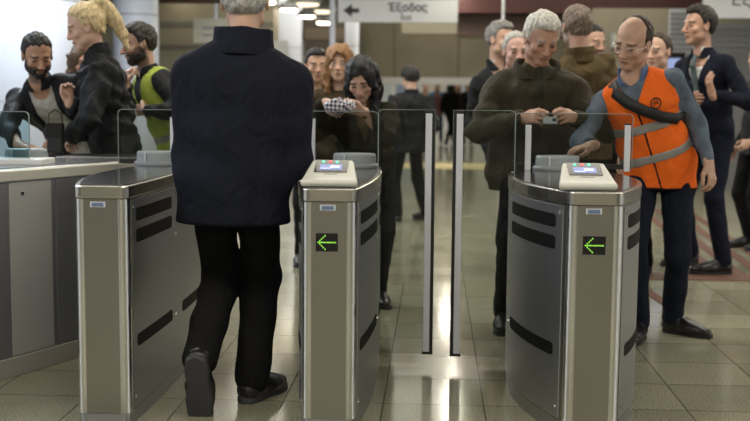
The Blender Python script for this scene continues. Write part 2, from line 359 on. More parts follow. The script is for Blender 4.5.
PEOPLE = {}
def person(S):
    s = S.get('s', 1.); th = S['heading']; loc = V(S['loc'][0], S['loc'][1], 0); Rz = rot('z', th)
    lod = S.get('lod', 0); hb = (.013, .018, .024)[lod]; hf = (.0042, .0065, .011)[lod]; hc = (.0105, .014, .02)[lod]
    def Lc(p): return Rz.T@(np.asarray(p, float)-loc)
    root = empty('person', tuple(loc), math.radians(th)); tag(root, S['label'], 'person', S.get('group'))
    hd = Lc(S['head']); yw, pt, rl = S.get('hrot', (0, 0, 0))   # yaw (+ to own left), pitch (+ down), roll
    Mh = rot('z', yw)@rot('x', pt)@rot('y', rl)
    feet = S.get('feet'); P = Lc(S['pelvis']) if 'pelvis' in S else V(0, 0, .93*s)
    P0 = P.copy()
    Nk = hd+rot('z', yw*.3)@rot('x', pt*.45)@rot('y', rl*.4)@(V(0, .032, -.172)*s)
    up = nrm(Nk-P); e = rot('z', S.get('twist', 0))@V(1, 0, 0); e = nrm(e-up*up.dot(e)); fw = np.cross(e, up)
    w = S.get('w', 1.); belly = S.get('belly', 0.); ex = nrm(V(1, 0, 0)+rot('z', S.get('twist', 0)*.3)@V(1, 0, 0))
    TL = np.linalg.norm(Nk-P)
    def Tp(x, f, t): return P+up*(t*TL)+e*x*s+fw*f*s     # torso frame
    sw = S.get('sw', .172)*w; dr = S.get('shrug', (0, 0))
    sht = S.get('sht', .83); Sh = {1: Tp(sw, .0, sht)+V(0, 0, dr[0]), -1: Tp(-sw, .0, sht)+V(0, 0, dr[1])}
    arms = {}; HW = {}
    for q, key in ((1, 'L'), (-1, 'R')):
        a = S.get(key, {}); wt = Lc(a['w']) if 'w' in a else Sh[q]+V(q*.07, -.06, -.50)*s
        pole = a.get('pole', (q*.25, .9, -.5)); el, wr = ik(Sh[q], wt, .295*s, .25*s, pole); arms[q] = (el, wr)
        fd = nrm(wr-el); d = a.get('d', None); d = fd if d is None else nrm(d); n = a.get('n', (-q*.8, .2, 0)); sd = a.get('side', None)
        if sd is None: sd = V(0, -1, 0) if abs(d[2]) > .6 else V(0, 0, 1)
        HW[q] = (wr, d, np.asarray(n, float), np.asarray(sd, float), a.get('curl', 28), a.get('thumb', .4), a.get('hide', False))
    legs = {}
    for q, key in ((1, 'fL'), (-1, 'fR')):
        ft = S.get(key, None)
        if ft: fx = Lc((ft[0], ft[1], 0)); fx = V(fx[0], fx[1], ft[3] if len(ft) > 3 else 0); fy = ft[2]; fp = ft[4] if len(ft) > 4 else 0
        else: fx = V(q*.11*s, 0, 0); fy = q*12; fp = 0
        Mf = rot('z', fy)@rot('x', fp)
        hip = P+ex*q*.085*s-V(0, 0, .02); ank = fx+Mf@(V(0, .03, .085)*s)
        kn, an2 = ik(hip, ank, .44*s, .415*s, S.get('kpole', (q*.15, -1, 0))); legs[q] = (hip, kn, an2, fx+(an2-ank), Mf)
    sH = s*S.get('hsz', 1.09)
    # ---- body
    B = Field(); 
    head_prims(B, hd, Mh, sH, nose=S.get('nose', 1), jaw=S.get('jaw', 1.))
    nt = hd+Mh@(V(0, .022, -.055)*s); nr = .054*s*S.get('neck', 1.)
    B.cap(nt, Nk-up*.01, nr, nr*1.06, .02); B.cap(Nk-up*.02, Tp(0, .0, .8), .05*s, .075*s, .03, e, 1.5)
    B.cap(Tp(-.1, 0, .85), Tp(.1, 0, .85), .035*s, .035*s); B.cap(Tp(0, 0, .8), P, .075*s, .075*s, .04, e, 1.3)
    for q in (1, -1):
        el, wr = arms[q]; B.cap(Tp(q*.1, 0, .83), Sh[q], .035*s, .036*s); B.cap(Sh[q], el, .038*s, .034*s); B.cap(el, wr, .034*s, .0225*s, .02)
        if lod < 2: hand_prims(B, wr, *HW[q][1:4], s*S.get('hs', 1.), *HW[q][4:6])
        else: B.cap(wr, wr+HW[q][1]*.12*s, .024*s, .02*s, .02)
        hip, kn, an, fx, Mf = legs[q]; B.cap(P, hip, .06*s, .06*s); B.cap(hip, kn, .06*s, .042*s); B.cap(kn, an, .04*s, .024*s); B.cap(an, fx+Mf@V(0, -.08, .04)*s, .024*s, .02*s)
    B.fine.append((hd-.13*s, hd+.13*s))
    if lod == 0:
        for q in (1, -1):
            if not HW[q][6]: c_ = HW[q][0]+HW[q][1]*.07; B.fine.append((c_-.095, c_+.095))
    v, f = B.mesh(hb, hf)
    tone = np.array(S.get('tone', (.47, .26, .17))); brow = np.array(S.get('brow', (.05, .035, .025))); beard = S.get('beard', 0); rs = np.random.RandomState(3)
    hairc = S.get('hair', {}); bald = hairc.get('style') == 'bald'
    def col(v):
        c = np.tile(tone, (len(v), 1)); q = (v-hd)@Mh/sH; x, y, z = q[:, 0], q[:, 1], q[:, 2]; near = (np.abs(z) < .16) & (np.linalg.norm(q, axis=1) < .16)
        n = np.sin(v[:, 0]*90+np.sin(v[:, 1]*70)*2)*np.sin(v[:, 2]*80+np.sin(v[:, 0]*60)*2); c *= (1+.06*n)[:, None]
        def mixc(m, k, a): c[m] = c[m]*(1-a)+np.array(k)*a
        ax_ = np.abs(x)
        mixc(near & (((ax_-.04)**2/.018**2+(z+.028)**2/.016**2) < 1) & (y < -.03), tone*V(1.08, .88, .86), .4)
        mixc(near & (ax_ < .014) & (z < -.01) & (z > -.04) & (y < -.09), tone*V(1.1, .8, .8), .4)
        if beard: mixc(near & (z < -.03+.02*(y > -.055)) & (y < .02) & ~((ax_ < .02) & (z > -.07) & (z < -.05)), beard if not isinstance(beard, (int, float)) else brow, .75)
        mixc(near & (ax_ < .022-.3*np.abs(z+.059)) & (z < -.052) & (z > -.069) & (y < -.07), tone*V(.82, .58, .55), .6)
        mixc(near & (ax_ < .018) & (np.abs(z+.0597) < .0022) & (y < -.07), (.05, .02, .02), .8)
        mixc(near & (ax_ > .012) & (ax_ < .05) & (np.abs(z-.0265+.15*(ax_-.03)) < .0055) & (y < -.05), brow, .85)
        ey = near & (((ax_-.031)**2/.0135**2+(z-.004)**2/.0065**2) < 1) & (y < -.06)
        mixc(ey, (.05, .035, .03), .85) if S.get('down', 1) else mixc(ey, (.5, .45, .42), 1)
        if not S.get('down', 1): mixc(near & (((ax_-.031)**2+(z-.004)**2) < .0052**2) & (y < -.06), (.02, .012, .01), 1)
        mixc(near & (np.abs(((ax_-.031)**2/.017**2+(z-.002)**2/.011**2)-1.1) < .4) & (y < -.05), tone*V(.75, .65, .62), .4)
        return c
    npmesh('body', v, f, skin, root, col)
    # ---- hair
    def headline(X, Y, Z, rec=0.):
        q = np.stack([X-hd[0], Y-hd[1], Z-hd[2]], -1)@Mh/sH; x, y, z = q[..., 0], q[..., 1], q[..., 2]
        zl = np.interp(y-np.abs(x)*.12, *HAIRLINE); zl = zl+rec*np.clip((hairc.get('recy', 0.)-y)/.05, 0, 1)
        return x, y, z, (zl-z)*.8*s
    def mk_hair():
        st_ = hairc.get('style'); 
        if not st_ or st_ == 'none': return
        m = mat('hair_'+hairc['name'], hairc['col'], .5, bump=.8, bscale=160, aniso=(1, 1, .25), vary=.35, vscale=90, spec=.35)
        H = Field(); th_ = hairc.get('t', .011); T = lambda x, y, z: hd+Mh@(V(x, y, z)*sH); ht = (.0045, .007, .011)[lod]
        H.ell(T(0, .012, .03), Mh, V(.074+th_, .094+th_, .088+th_)*sH, .02); H.ell(T(0, .02, -.02), Mh, V(.068+th_*.5, .07+th_*.3, .07)*sH, .02)
        if hairc.get('top'): H.ell(T(0, -.02, .085), Mh, V(.055, .075, .03+hairc['top'])*sH, .03)
        ns = folds(7, .0035, 150.)
        if st_ in ('short', 'bald'):
            rec = hairc.get('rec', 0.)
            def cut(X, Y, Z):
                x, y, z, c_ = headline(X, Y, Z, rec)
                if st_ == 'bald': c_ = np.maximum(c_, (z-(hairc.get('zb', .045)+hairc.get('slope', .35)*np.clip(y, -.05, .06)))*s)
                return c_
            H.cuts.append(cut); H.disp = lambda X, Y, Z: ns(X, Y, Z)+(th_+.002)*s*np.clip(1+cut(X, Y, Z)/(.028*s), 0, 1)**1.5
        elif st_ == 'pony':
            H.cuts.append(lambda X, Y, Z: headline(X, Y, Z)[3]); H.disp = lambda X, Y, Z: ns(X, Y, Z)+np.where(headline(X, Y, Z)[1] > .07, 0, (th_)*s*np.clip(1+headline(X, Y, Z)[3]/(.025*s), 0, 1)**1.5)
            pts = hairc['tail']; r = hairc['tr']
            for i in range(len(pts)-1): H.cap(T(*pts[i]), T(*pts[i+1]), r[i]*s, r[i+1]*s, .02, Mh@V(1, 0, 0), .75)
            H.cuts[0] = lambda X, Y, Z: np.where(headline(X, Y, Z)[1] > .075, -1., headline(X, Y, Z)[3])
        elif st_ == 'long':
            Lg = hairc.get('len', .28)
            for q in (1, -1):
                H.cap(T(q*.060, -.022, .05), T(q*.076, -.03, -.06), .020*s, .022*s, .025); H.cap(T(q*.076, -.03, -.06), T(q*.074, -.02, -.08)+V(0, -.02, -Lg*.6), .022*s, .020*s, .025)
                H.cap(T(q*.06, .04, .03), T(q*.062, .04, -.08), .03*s, .034*s, .04); H.cap(T(q*.062, .04, -.08), T(q*.06, .04, -.08)+V(0, .03, -Lg*.7), .034*s, .026*s, .04)
            H.cap(T(0, .06, .02), T(0, .06, -.1)+V(0, .03, -Lg*.7), .06*s, .045*s, .04, Mh@V(1, 0, 0), 1.4)
            H.ell(T(0, -.10, -.03), Mh, V(.054, .10, .105)*sH, .010, 'sub'); H.disp = folds(7, .006, 90.)
        v, f = H.mesh(ht); 
        if len(v): npmesh('hair', v, f, m, root)
        if hairc.get('beard'):
            H = Field(); head_prims(H, hd, Mh, sH, infl=.0035*s); H.ell(T(0, -.088, -.047), Mh, V(.024, .012, .004)*sH, .005, 'add')
            def cutb(X, Y, Z):
                q = np.stack([X-hd[0], Y-hd[1], Z-hd[2]], -1)@Mh/sH; x, y, z = q[..., 0], q[..., 1], q[..., 2]
                zt = np.interp(y-.3*np.abs(x), [-.12, -.09, -.06, -.02, 0], [-.042, -.044, -.045, -.02, .0])
                ml = .009-np.sqrt((x/1.9)**2+((z+.059)*1.6)**2)
                return np.maximum(np.maximum(z-zt, y-.008), np.where(y < -.06, ml, -1))*s
            H.cuts.append(cutb); H.disp = folds(5, .002, 200.); v, f = H.mesh(ht)
            if len(v): npmesh('beard', v, f, m, root)
    mk_hair()
    # ---- upper clothes
    J = S['jacket']; g = J.get('g', 0.)
    hem = J.get('hem', .82)*s
    def torso(F, g, hemz=None, sleeves=True, arm_g=None, wa=1.):
        hz = hem if hemz is None else hemz
        F.cap(Tp(-.05, .005, .70), Tp(.05, .005, .70), (.098+g)*s, (.098+g)*s, .05, e, 1.18*w)
        F.cap(Tp(0, -.0, .74), Tp(0, 0+belly*.5, .32), (.105+g)*s, (.10+g+belly)*s, .05, e, 1.42*w)
        F.cap(Tp(0, belly*.5, .32), P, (.10+g+belly)*s, (.108+g)*s, .05, e, 1.42*w)
        if hz < P[2]-.03: F.cap(P, V(P[0], P[1]+J.get('hy', 0), hz-.06), (.108+g)*s, (.112+g+J.get('flare', .0))*s, .04, ex, 1.45*w)
        for q in (1, -1):
            F.cap(Nk-up*.012-fw*.01, Sh[q]-e*q*.01, (.044+g*.4+J.get('trap', .0))*s, (.048+g*.5)*s, .05)
            if sleeves:
                el, wr = arms[q]; ag = g if arm_g is None else arm_g; cf = J.get('cuff', .005)
                F.cap(Sh[q], el, (.052+ag*.85)*s*wa, (.044+ag*.9)*s*wa, .04); F.cap(el, wr, (.044+ag*.9)*s*wa, (.034+ag*.6)*s*wa, .025, cb=-cf)
    jm = J['m']; F = Field(); torso(F, g, arm_g=J.get('ag', None))
    F.disp = folds(S.get('seed', 1), J.get('amp', .0065), J.get('k', 46.))
    F.cuts.append(lambda X, Y, Z: hem+J.get('slant', 0)*(Y-P[1])-Z if hem < P[2]+.15 else np.full_like(X, -1))
    def tf(X, Y, Z):
        d = np.stack([X-P[0], Y-P[1], Z-P[2]], -1); return d@e/s, d@fw/s, d@up/TL
    def neckcut(r=.062, f0=.0):
        def fn(X, Y, Z):
            d = np.stack([X-Nk[0], Y-Nk[1], Z-Nk[2]], -1); a = d@up
            rr = np.sqrt((d@e)**2+((d@fw)-f0)**2); return np.where(a > -.05, np.minimum(r*s-rr, .02), -1)
        return fn
    vo = J.get('open')     # (w at top, t bottom of the opening, width at hem)
    if vo:
        def opening(X, Y, Z):
            x, f_, t = tf(X, Y, Z); wd = np.interp(t, [vo[1]-.02, vo[1], 1.0], [vo[2] if vo[1] <= 0 else -1, vo[2], vo[0]])
            return np.where(f_ > .03, (wd-np.abs(x-vo[3] if len(vo) > 3 else np.abs(x))), -1)
        F.cuts.append(lambda X, Y, Z: opening(X, Y, Z))
    F.cuts.append(neckcut(J.get('nr', .058)))
    v, f = F.mesh(hc); ja = npmesh(J.get('name', 'jacket'), v, f, jm, root, smooth_it=1)
    if 'jl' in J: ja['label'] = J['jl']
    if 'placket' in J:
        pw, pm, pn = J['placket']; F = Field(); torso(F, g+.004, sleeves=False); F.disp = folds(S.get('seed', 1), J.get('amp', .0065), J.get('k', 46.))
        F.cuts.append(lambda X, Y, Z: hem+.004-Z); F.cuts.append(neckcut(J.get('nr', .058)))
        F.cuts.append(lambda X, Y, Z: np.where(tf(X, Y, Z)[1] > .04, np.abs(tf(X, Y, Z)[0])-pw, 1)*1.0); v, f = F.mesh(.0065)
        if len(v): npmesh(pn, v, f, pm, ja)
    # collar
    if J.get('collar', 1):
        K = Field(); a0 = Nk-up*.035*s; hgt = J.get('ch', .05)*s; top = a0+nrm(up*1.0+nrm(nt-Nk)*.9)*(.035*s+hgt); r0 = J.get('cr', .072)*s
        K.cap(a0, top, r0*1.12, r0, .01, e, 1.06, cb=.0, ca=.0)
        def ring(X, Y, Z):
            axd = nrm(top-a0); d = np.stack([X-a0[0], Y-a0[1], Z-a0[2]], -1); t = d@axd; rr = np.linalg.norm(d-t[..., None]*axd, axis=-1)
            inner = (r0*1.12-.012*s)-t/np.linalg.norm(top-a0)*r0*.12-rr
            fr = d@fw; sd = np.abs(d@e); vw = J.get('vn', .018)*s+np.clip(t, 0, 1)*J.get('vs', .5)
            return np.maximum(inner, np.where(fr > 0, vw-sd, -1))
        K.cuts.append(ring); K.disp = folds(2, .002, 60.); v, f = K.mesh((.005, .007, .01)[lod])
        if len(v): npmesh('collar', v, f, J.get('cm', jm), ja)
    # shirt
    if 'shirt' in S:
        sg = S.get('sg', -.020); F = Field(); torso(F, g+sg, hemz=max(hem, .86*s) if not S.get('shirt_long') else hem-.05, arm_g=-.02)
        F.cuts.append(lambda X, Y, Z: (hem+.01 if not S.get('shirt_long') else hem-.04)-Z); F.cuts.append(neckcut(.052, -.0)); F.disp = folds(9, .003, 60.)
        v, f = F.mesh(hc); sh_ = npmesh('shirt', v, f, S['shirt'], root)
        K = Field(); a0 = Nk-up*.03*s; top = a0+nrm(up+nrm(nt-Nk)*.9)*.07*s; K.cap(a0, top, .062*s, .058*s, .01, cb=0, ca=0)
        K.cuts.append(lambda X, Y, Z: np.where((np.stack([X-a0[0], Y-a0[1], Z-a0[2]], -1)@fw) > 0, .006*s+np.clip((np.stack([X-a0[0], Y-a0[1], Z-a0[2]], -1)@up), 0, 1)*.35-np.abs(np.stack([X-a0[0], Y-a0[1], Z-a0[2]], -1)@e), -1))
        v, f = K.mesh((.0055, .007, .01)[lod]); npmesh('collar', v, f, S['shirt'], sh_)
        if 'tie' in S:
            K = Field(); K.cap(Tp(0, .075, .97), Tp(0, .115+g, .86), .012*s, .014*s, .01, e, 1.3); K.cap(Tp(0, .105+g, .86), Tp(0, .103+g+belly, .3), .009*s, .012*s, .01, e, 2.6)
            v, f = K.mesh(.007); npmesh('tie', v, f, S['tie'], root)
    # hi-vis vest worn over the jacket
    if 'vest' in S:
        Vv = S['vest']; tt = Vv.get('top', .93)
        def vf(gx):
            F = Field(); torso(F, g+gx, hemz=Vv['hem'], sleeves=False)
            F.disp = folds(S.get('seed', 1), J.get('amp', .006), J.get('k', 46.))
            for q in (1, -1): F.cap(Sh[q]+e*q*.07*s+up*.05*s, Sh[q]+e*q*.06*s-up*.13*s, .058*s, .062*s, .01, op='sub')
            F.cuts.append(lambda X, Y, Z: Vv['hem']-Z); F.cuts.append(neckcut(.085, .0))
            def vneck(X, Y, Z):
                x, f_, t = tf(X, Y, Z); return np.where(f_ > .02, np.interp(t, [Vv.get('v', .62), 1.], [-.0, .085])-np.abs(x)-np.where(t < Vv.get('v', .62), 1, 0), -1)
            F.cuts.append(vneck)
            return F
        F = vf(.014); v, f = F.mesh(hc); vo_ = npmesh('vest', v, f, Vv['m'], root, smooth_it=1)
        for t0, t1 in Vv['bands']:
            F = vf(.018); F.cuts.append(lambda X, Y, Z, t0=t0, t1=t1: np.maximum(t0-tf(X, Y, Z)[2], tf(X, Y, Z)[2]-t1)*TL); v, f = F.mesh(min(hc, .009))
            npmesh('reflective_band', v, f, Vv['bm'], vo_, smooth_it=1)
        if Vv.get('zip'):
            F = vf(.0165); F.cuts.append(lambda X, Y, Z: np.where(tf(X, Y, Z)[1] > .04, np.abs(tf(X, Y, Z)[0])-.006, 1)); v, f = F.mesh(.0055)
            if len(v): npmesh('zip', v, f, Vv['zip'], vo_)
        if Vv.get('trim'):
            F = vf(.017); F.cuts.append(lambda X, Y, Z: Z-Vv['hem']-.012); v, f = F.mesh(.007); npmesh('hem_trim', v, f, Vv['trim'], vo_)
    # ---- trousers
    F = Field(); tm = S['trousers']; tw = S.get('tw', 1.)
    F.cap(P+ex*.05*s+V(0, 0, .03), P-ex*.05*s+V(0, 0, .03), .098*s, .098*s, .04, ex, 1.15*w)
    for q in (1, -1):
        hip, kn, an, fx, Mf = legs[q]; F.cap(hip, kn, .088*s*S.get('thw', 1), .064*s*tw, .016); F.cap(kn, an-V(0, 0, .0), .064*s*tw, .055*s*tw, .016, cb=.055*s)
    F.cap(P-V(0, 0, .05), P-V(0, 0, .07), .085*s, .06*s, .04, ex, 1.3)
    F.disp = folds(S.get('seed', 1)+20, .0035, 36.)
    ctop = max(hem+.06, .8*s); F.cuts.append(lambda X, Y, Z: Z-max(ctop, P[2]+.02))
    v, f = F.mesh(hc); npmesh('trousers', v, f, tm, root, smooth_it=1)
    # ---- shoes
    for q in (1, -1):
        hip, kn, an, fx, Mf = legs[q]; ss = s*S.get('fs', 1.)
        T = lambda x, y, z: fx+Mf@(V(x, y, z)*ss)
        F = Field(); F.cap(T(0, .045, .05), T(0, .02, .085), .034*ss, .033*ss, .03); F.cap(T(0, .01, .075), T(0, -.06, .055), .034*ss, .03*ss, .03); F.cap(T(0, .05, .04), T(0, -.10, .036), .034*ss, .033*ss, .03, Mf@V(1, 0, 0), 1.15)
        F.cap(T(0, -.06, .04), T(-q*.008, -.165, .032), .032*ss, .022*ss, .03, Mf@V(1, 0, 0), 1.45)
        nn = Mf@V(0, 0, 1); F.cuts.append(lambda X, Y, Z: .02*ss-((X-fx[0])*nn[0]+(Y-fx[1])*nn[1]+(Z-fx[2])*nn[2])); v, f = F.mesh((.006, .008, .012)[lod]); so = npmesh('shoe', v, f, S['shoes'], root)
        if lod < 2:
            bm = bmesh.new(); pl = [(.034, .07), (.04, .03), (.036, -.03), (.046, -.10), (.043, -.15), (.022, -.19), (-.015, -.19), (-.038, -.15), (-.043, -.10), (-.034, -.03), (-.038, .03), (-.03, .07), (0, .088)]
            a = [bm.verts.new(T(x*(1 if q < 0 else 1), y, 0)) for x, y in pl]; b = [bm.verts.new(T(x, y, .024)) for x, y in pl]; nn_ = len(pl)
            bm.faces.new(a); bm.faces.new(b[::-1])
            for i in range(nn_): bm.faces.new((a[i], b[i], b[(i+1) % nn_], a[(i+1) % nn_]))
            obj('sole', bm, S.get('sole', black_rub), so, bevel=.004)
    PEOPLE[S['id']] = dict(root=root, Tp=Tp, hd=hd, Mh=Mh, s=s, arms=arms, HW=HW, Rz=Rz, loc=loc, g=g, e=e, up=up, fw=fw, Sh=Sh)
    return root
def wpos(pid, p): d = PEOPLE[pid]; return d['Rz']@np.asarray(p)+d['loc']
# ------------------------------------------------------------------ ticket gates
led = mat('green_led', (.1, .5, .02), .5, emit=(.42, .85, .12), es=.9)
led_r = mat('red_led', (.5, .02, .02), .5, emit=(1., .05, .05), es=3.)
led_g = mat('teal_led', (.02, .5, .3), .5, emit=(.1, 1., .5), es=2.)
lcd = mat('lcd_screen', (.05, .08, .2), .3, emit=(.30, .38, .78), es=.55)
lcd2 = mat('lcd_text', (.5, .5, .6), .3, emit=(.7, .75, 1.), es=.8)
badge = mat('blue_badge', (.13, .18, .30), .4)
ZT = .906
def arc_side(x0, w0, wmax, y0, y1, n=22):
    """offsets from the centre line of a bowed flank from y0 to y1"""
    out = []
    for i in range(n+1):
        t = i/n; out.append((x0+(w0+(wmax-w0)*(1-(2*t-1)**2)), y0+(y1-y0)*t))
    return out
def plan(cx, wl, wr, y0, y1, off=0., r=.028, hw=.096):
    R = arc_side(0, hw, wr, y0+r, y1-r); Lf = arc_side(0, hw, wl, y0+r, y1-r); p = []
    p += [(-hw+r, y0)]; p += [(hw-r, y0)]
    p += [(hw-r+r*math.sin(a), y0+r-r*math.cos(a)) for a in (PI/8, PI/4, 3*PI/8)]
    p += R
    p += [(hw-r+r*math.cos(a), y1-r+r*math.sin(a)) for a in (PI/8, PI/4, 3*PI/8)] + [(hw-r, y1), (-hw+r, y1)]
    p += [(-hw+r-r*math.sin(a), y1-r+r*math.cos(a)) for a in (PI/8, PI/4, 3*PI/8)]
    p += [(-x, y) for x, y in Lf][::-1]
    p += [(-(hw-r)-r*math.cos(a), y0+r-r*math.sin(a)) for a in (PI/8, PI/4, 3*PI/8)]
    if off:
        q = []; n = len(p)
        for i in range(n):
            a = Vector(p[i-1]); b = Vector(p[(i+1) % n]); d = (b-a).normalized(); q.append((p[i][0]+d.y*off, p[i][1]-d.x*off))
        p = q
    return [(x, y) for x, y in p]
def flank_patch(side, w, y0, y1, ya, yb, za, zb, off, thick=.003, n=14, rr=0.):
    """thin plate following the flank between ya and yb"""
    bm = bmesh.new(); hw = .096; r = .028; rows = []
    for i in range(n+1):
        y = ya+(yb-ya)*(.5-.5*math.cos(PI*i/n) if rr else i/n); t = (y-y0-r)/(y1-y0-2*r); x = hw+(w-hw)*(1-(2*t-1)**2); zz = rr
        s0 = y-ya; s1 = (yb-ya)-s0; k = min(s0, s1); dz = rr-math.sqrt(max(0, rr*rr-(rr-min(k, rr))**2)) if rr else 0
        rows.append([bm.verts.new((side*(x+o), y, z)) for o, z in ((off, za+dz), (off, zb-dz), (off-thick, zb-dz), (off-thick, za+dz))])
    for i in range(n):
        for k in range(4): bm.faces.new((rows[i][k], rows[i][(k+1) % 4], rows[i+1][(k+1) % 4], rows[i+1][k]))
    bm.faces.new(rows[0]); bm.faces.new(rows[-1][::-1])
    return bm
def rounded_glass(name, x0, x1, z0, z1, y, parent, m=None, r=.02, th=.010, left=True, right=True):
    pts = [(x0, z0), (x1, z0)]
    pts += [(x1-r+r*math.cos(a), z1-r+r*math.sin(a)) for a in [k*PI/8 for k in range(5)]] if right else [(x1, z1)]
    pts += [(x0+r-r*math.sin(a), z1-r+r*math.cos(a)) for a in [k*PI/8 for k in range(5)]] if left else [(x0, z1)]
    bm = bmesh.new(); a = [bm.verts.new((p[0], y-th/2, p[1])) for p in pts]; b = [bm.verts.new((p[0], y+th/2, p[1])) for p in pts]; n = len(pts)
    bm.faces.new(a); bm.faces.new(b[::-1])
    for i in range(n): bm.faces.new((a[i], a[(i+1) % n], b[(i+1) % n], b[i])).material_index = 1
    o = obj(name, bm, [m or glass, glass_edge], parent)
    bm = bmesh.new(); pe = [(x0, y-th/2, z0)]+[(p[0], y-th/2, p[1]) for p in pts[::-1][:-2]]+[(x1, y-th/2, z0)]
    tube(bm, pe, .0020, 6); obj('polished_edge', bm, glass_edge, o); return o
def reader_console(parent, cx, y0):
    # wedge shaped validator with a slanted screen
    bm = bmesh.new(); w = .104
    prof = [(y0-.012, ZT+.0), (y0-.016, ZT+.022), (y0+.02, ZT+.034), (y0+.15, ZT+.088), (y0+.17, ZT+.085), (y0+.19, ZT)]
    def X(i): return (w, w+.004, w-.004, w-.026, w-.028, w-.02)[i]
    a = [bm.verts.new((cx-X(i), p[0], p[1])) for i, p in enumerate(prof)]; b = [bm.verts.new((cx+X(i), p[0], p[1])) for i, p in enumerate(prof)]
    bm.faces.new(a); bm.faces.new(b[::-1])
    for i in range(len(prof)): bm.faces.new((a[i], b[i], b[(i+1) % len(prof)], a[(i+1) % len(prof)]))
    h = obj('reader_console', bm, cream_plastic, parent, bevel=.01, seg=3)
    sl = (.054/.13); 
    def slab(name, xa, xb, ta, tb, lift, m, par):
        bm = bmesh.new(); n = Vector((0, -sl, 1)).normalized()
        def Q(x, t, o): return Vector((cx+x, y0+.02+.13*t, ZT+.034+.054*t))+n*o
        c = [Q(xa, ta, 0), Q(xb, ta, 0), Q(xb, tb, 0), Q(xa, tb, 0)]; lo = [bm.verts.new(v) for v in c]; hi = [bm.verts.new(v+n*lift) for v in c]
        bm.faces.new(hi); bm.faces.new(lo[::-1])
        for i in range(4): bm.faces.new((lo[i], lo[(i+1) % 4], hi[(i+1) % 4], hi[i]))
        return obj(name, bm, m, par)
    sc = slab('screen_bezel', -.062, .060, .28, .98, .003, black_gloss, h); sc['label'] = 'black screen bezel'
    slab('lcd_display', -.044, .040, .38, .70, .0042, lcd, h)
    slab('lcd_text', -.005, .030, .50, .62, .0048, lcd2, h); slab('lcd_text', -.040, .0, .44, .475, .0048, lcd2, h)
    for k, (x, mm) in enumerate(((-.034, led_g), (-.008, led_r), (.018, led_g))): slab('status_light', x-.005, x+.005, .83, .90, .0046, mm, h)
    slab('lettering', -.024, .026, .16, .20, .0008, grey_plastic, h)
    return h
def round_reader(parent, cx, y):
    bm = bmesh.new(); lathe(bm, [(.112, 0), (.114, .012), (.108, .02)], 40, 1, .8, (cx, y, ZT)); h = obj('reader_base', bm, grey_plastic, parent, smooth=False, bevel=.002)
    bm = bmesh.new(); lathe(bm, [(.101, .02), (.100, .058), (.095, .066), (.05, .068)], 40, 1, .75, (cx, y, ZT)); k = obj('reader_head', bm, mat('reader_grey', (.27, .30, .31), .4), h, smooth=False)
    bm = bmesh.new(); box(bm, cx-.045, cx-.040, y-.0765, y-.06, ZT+.02, ZT+.062); obj('cover_seam', bm, alu, h)
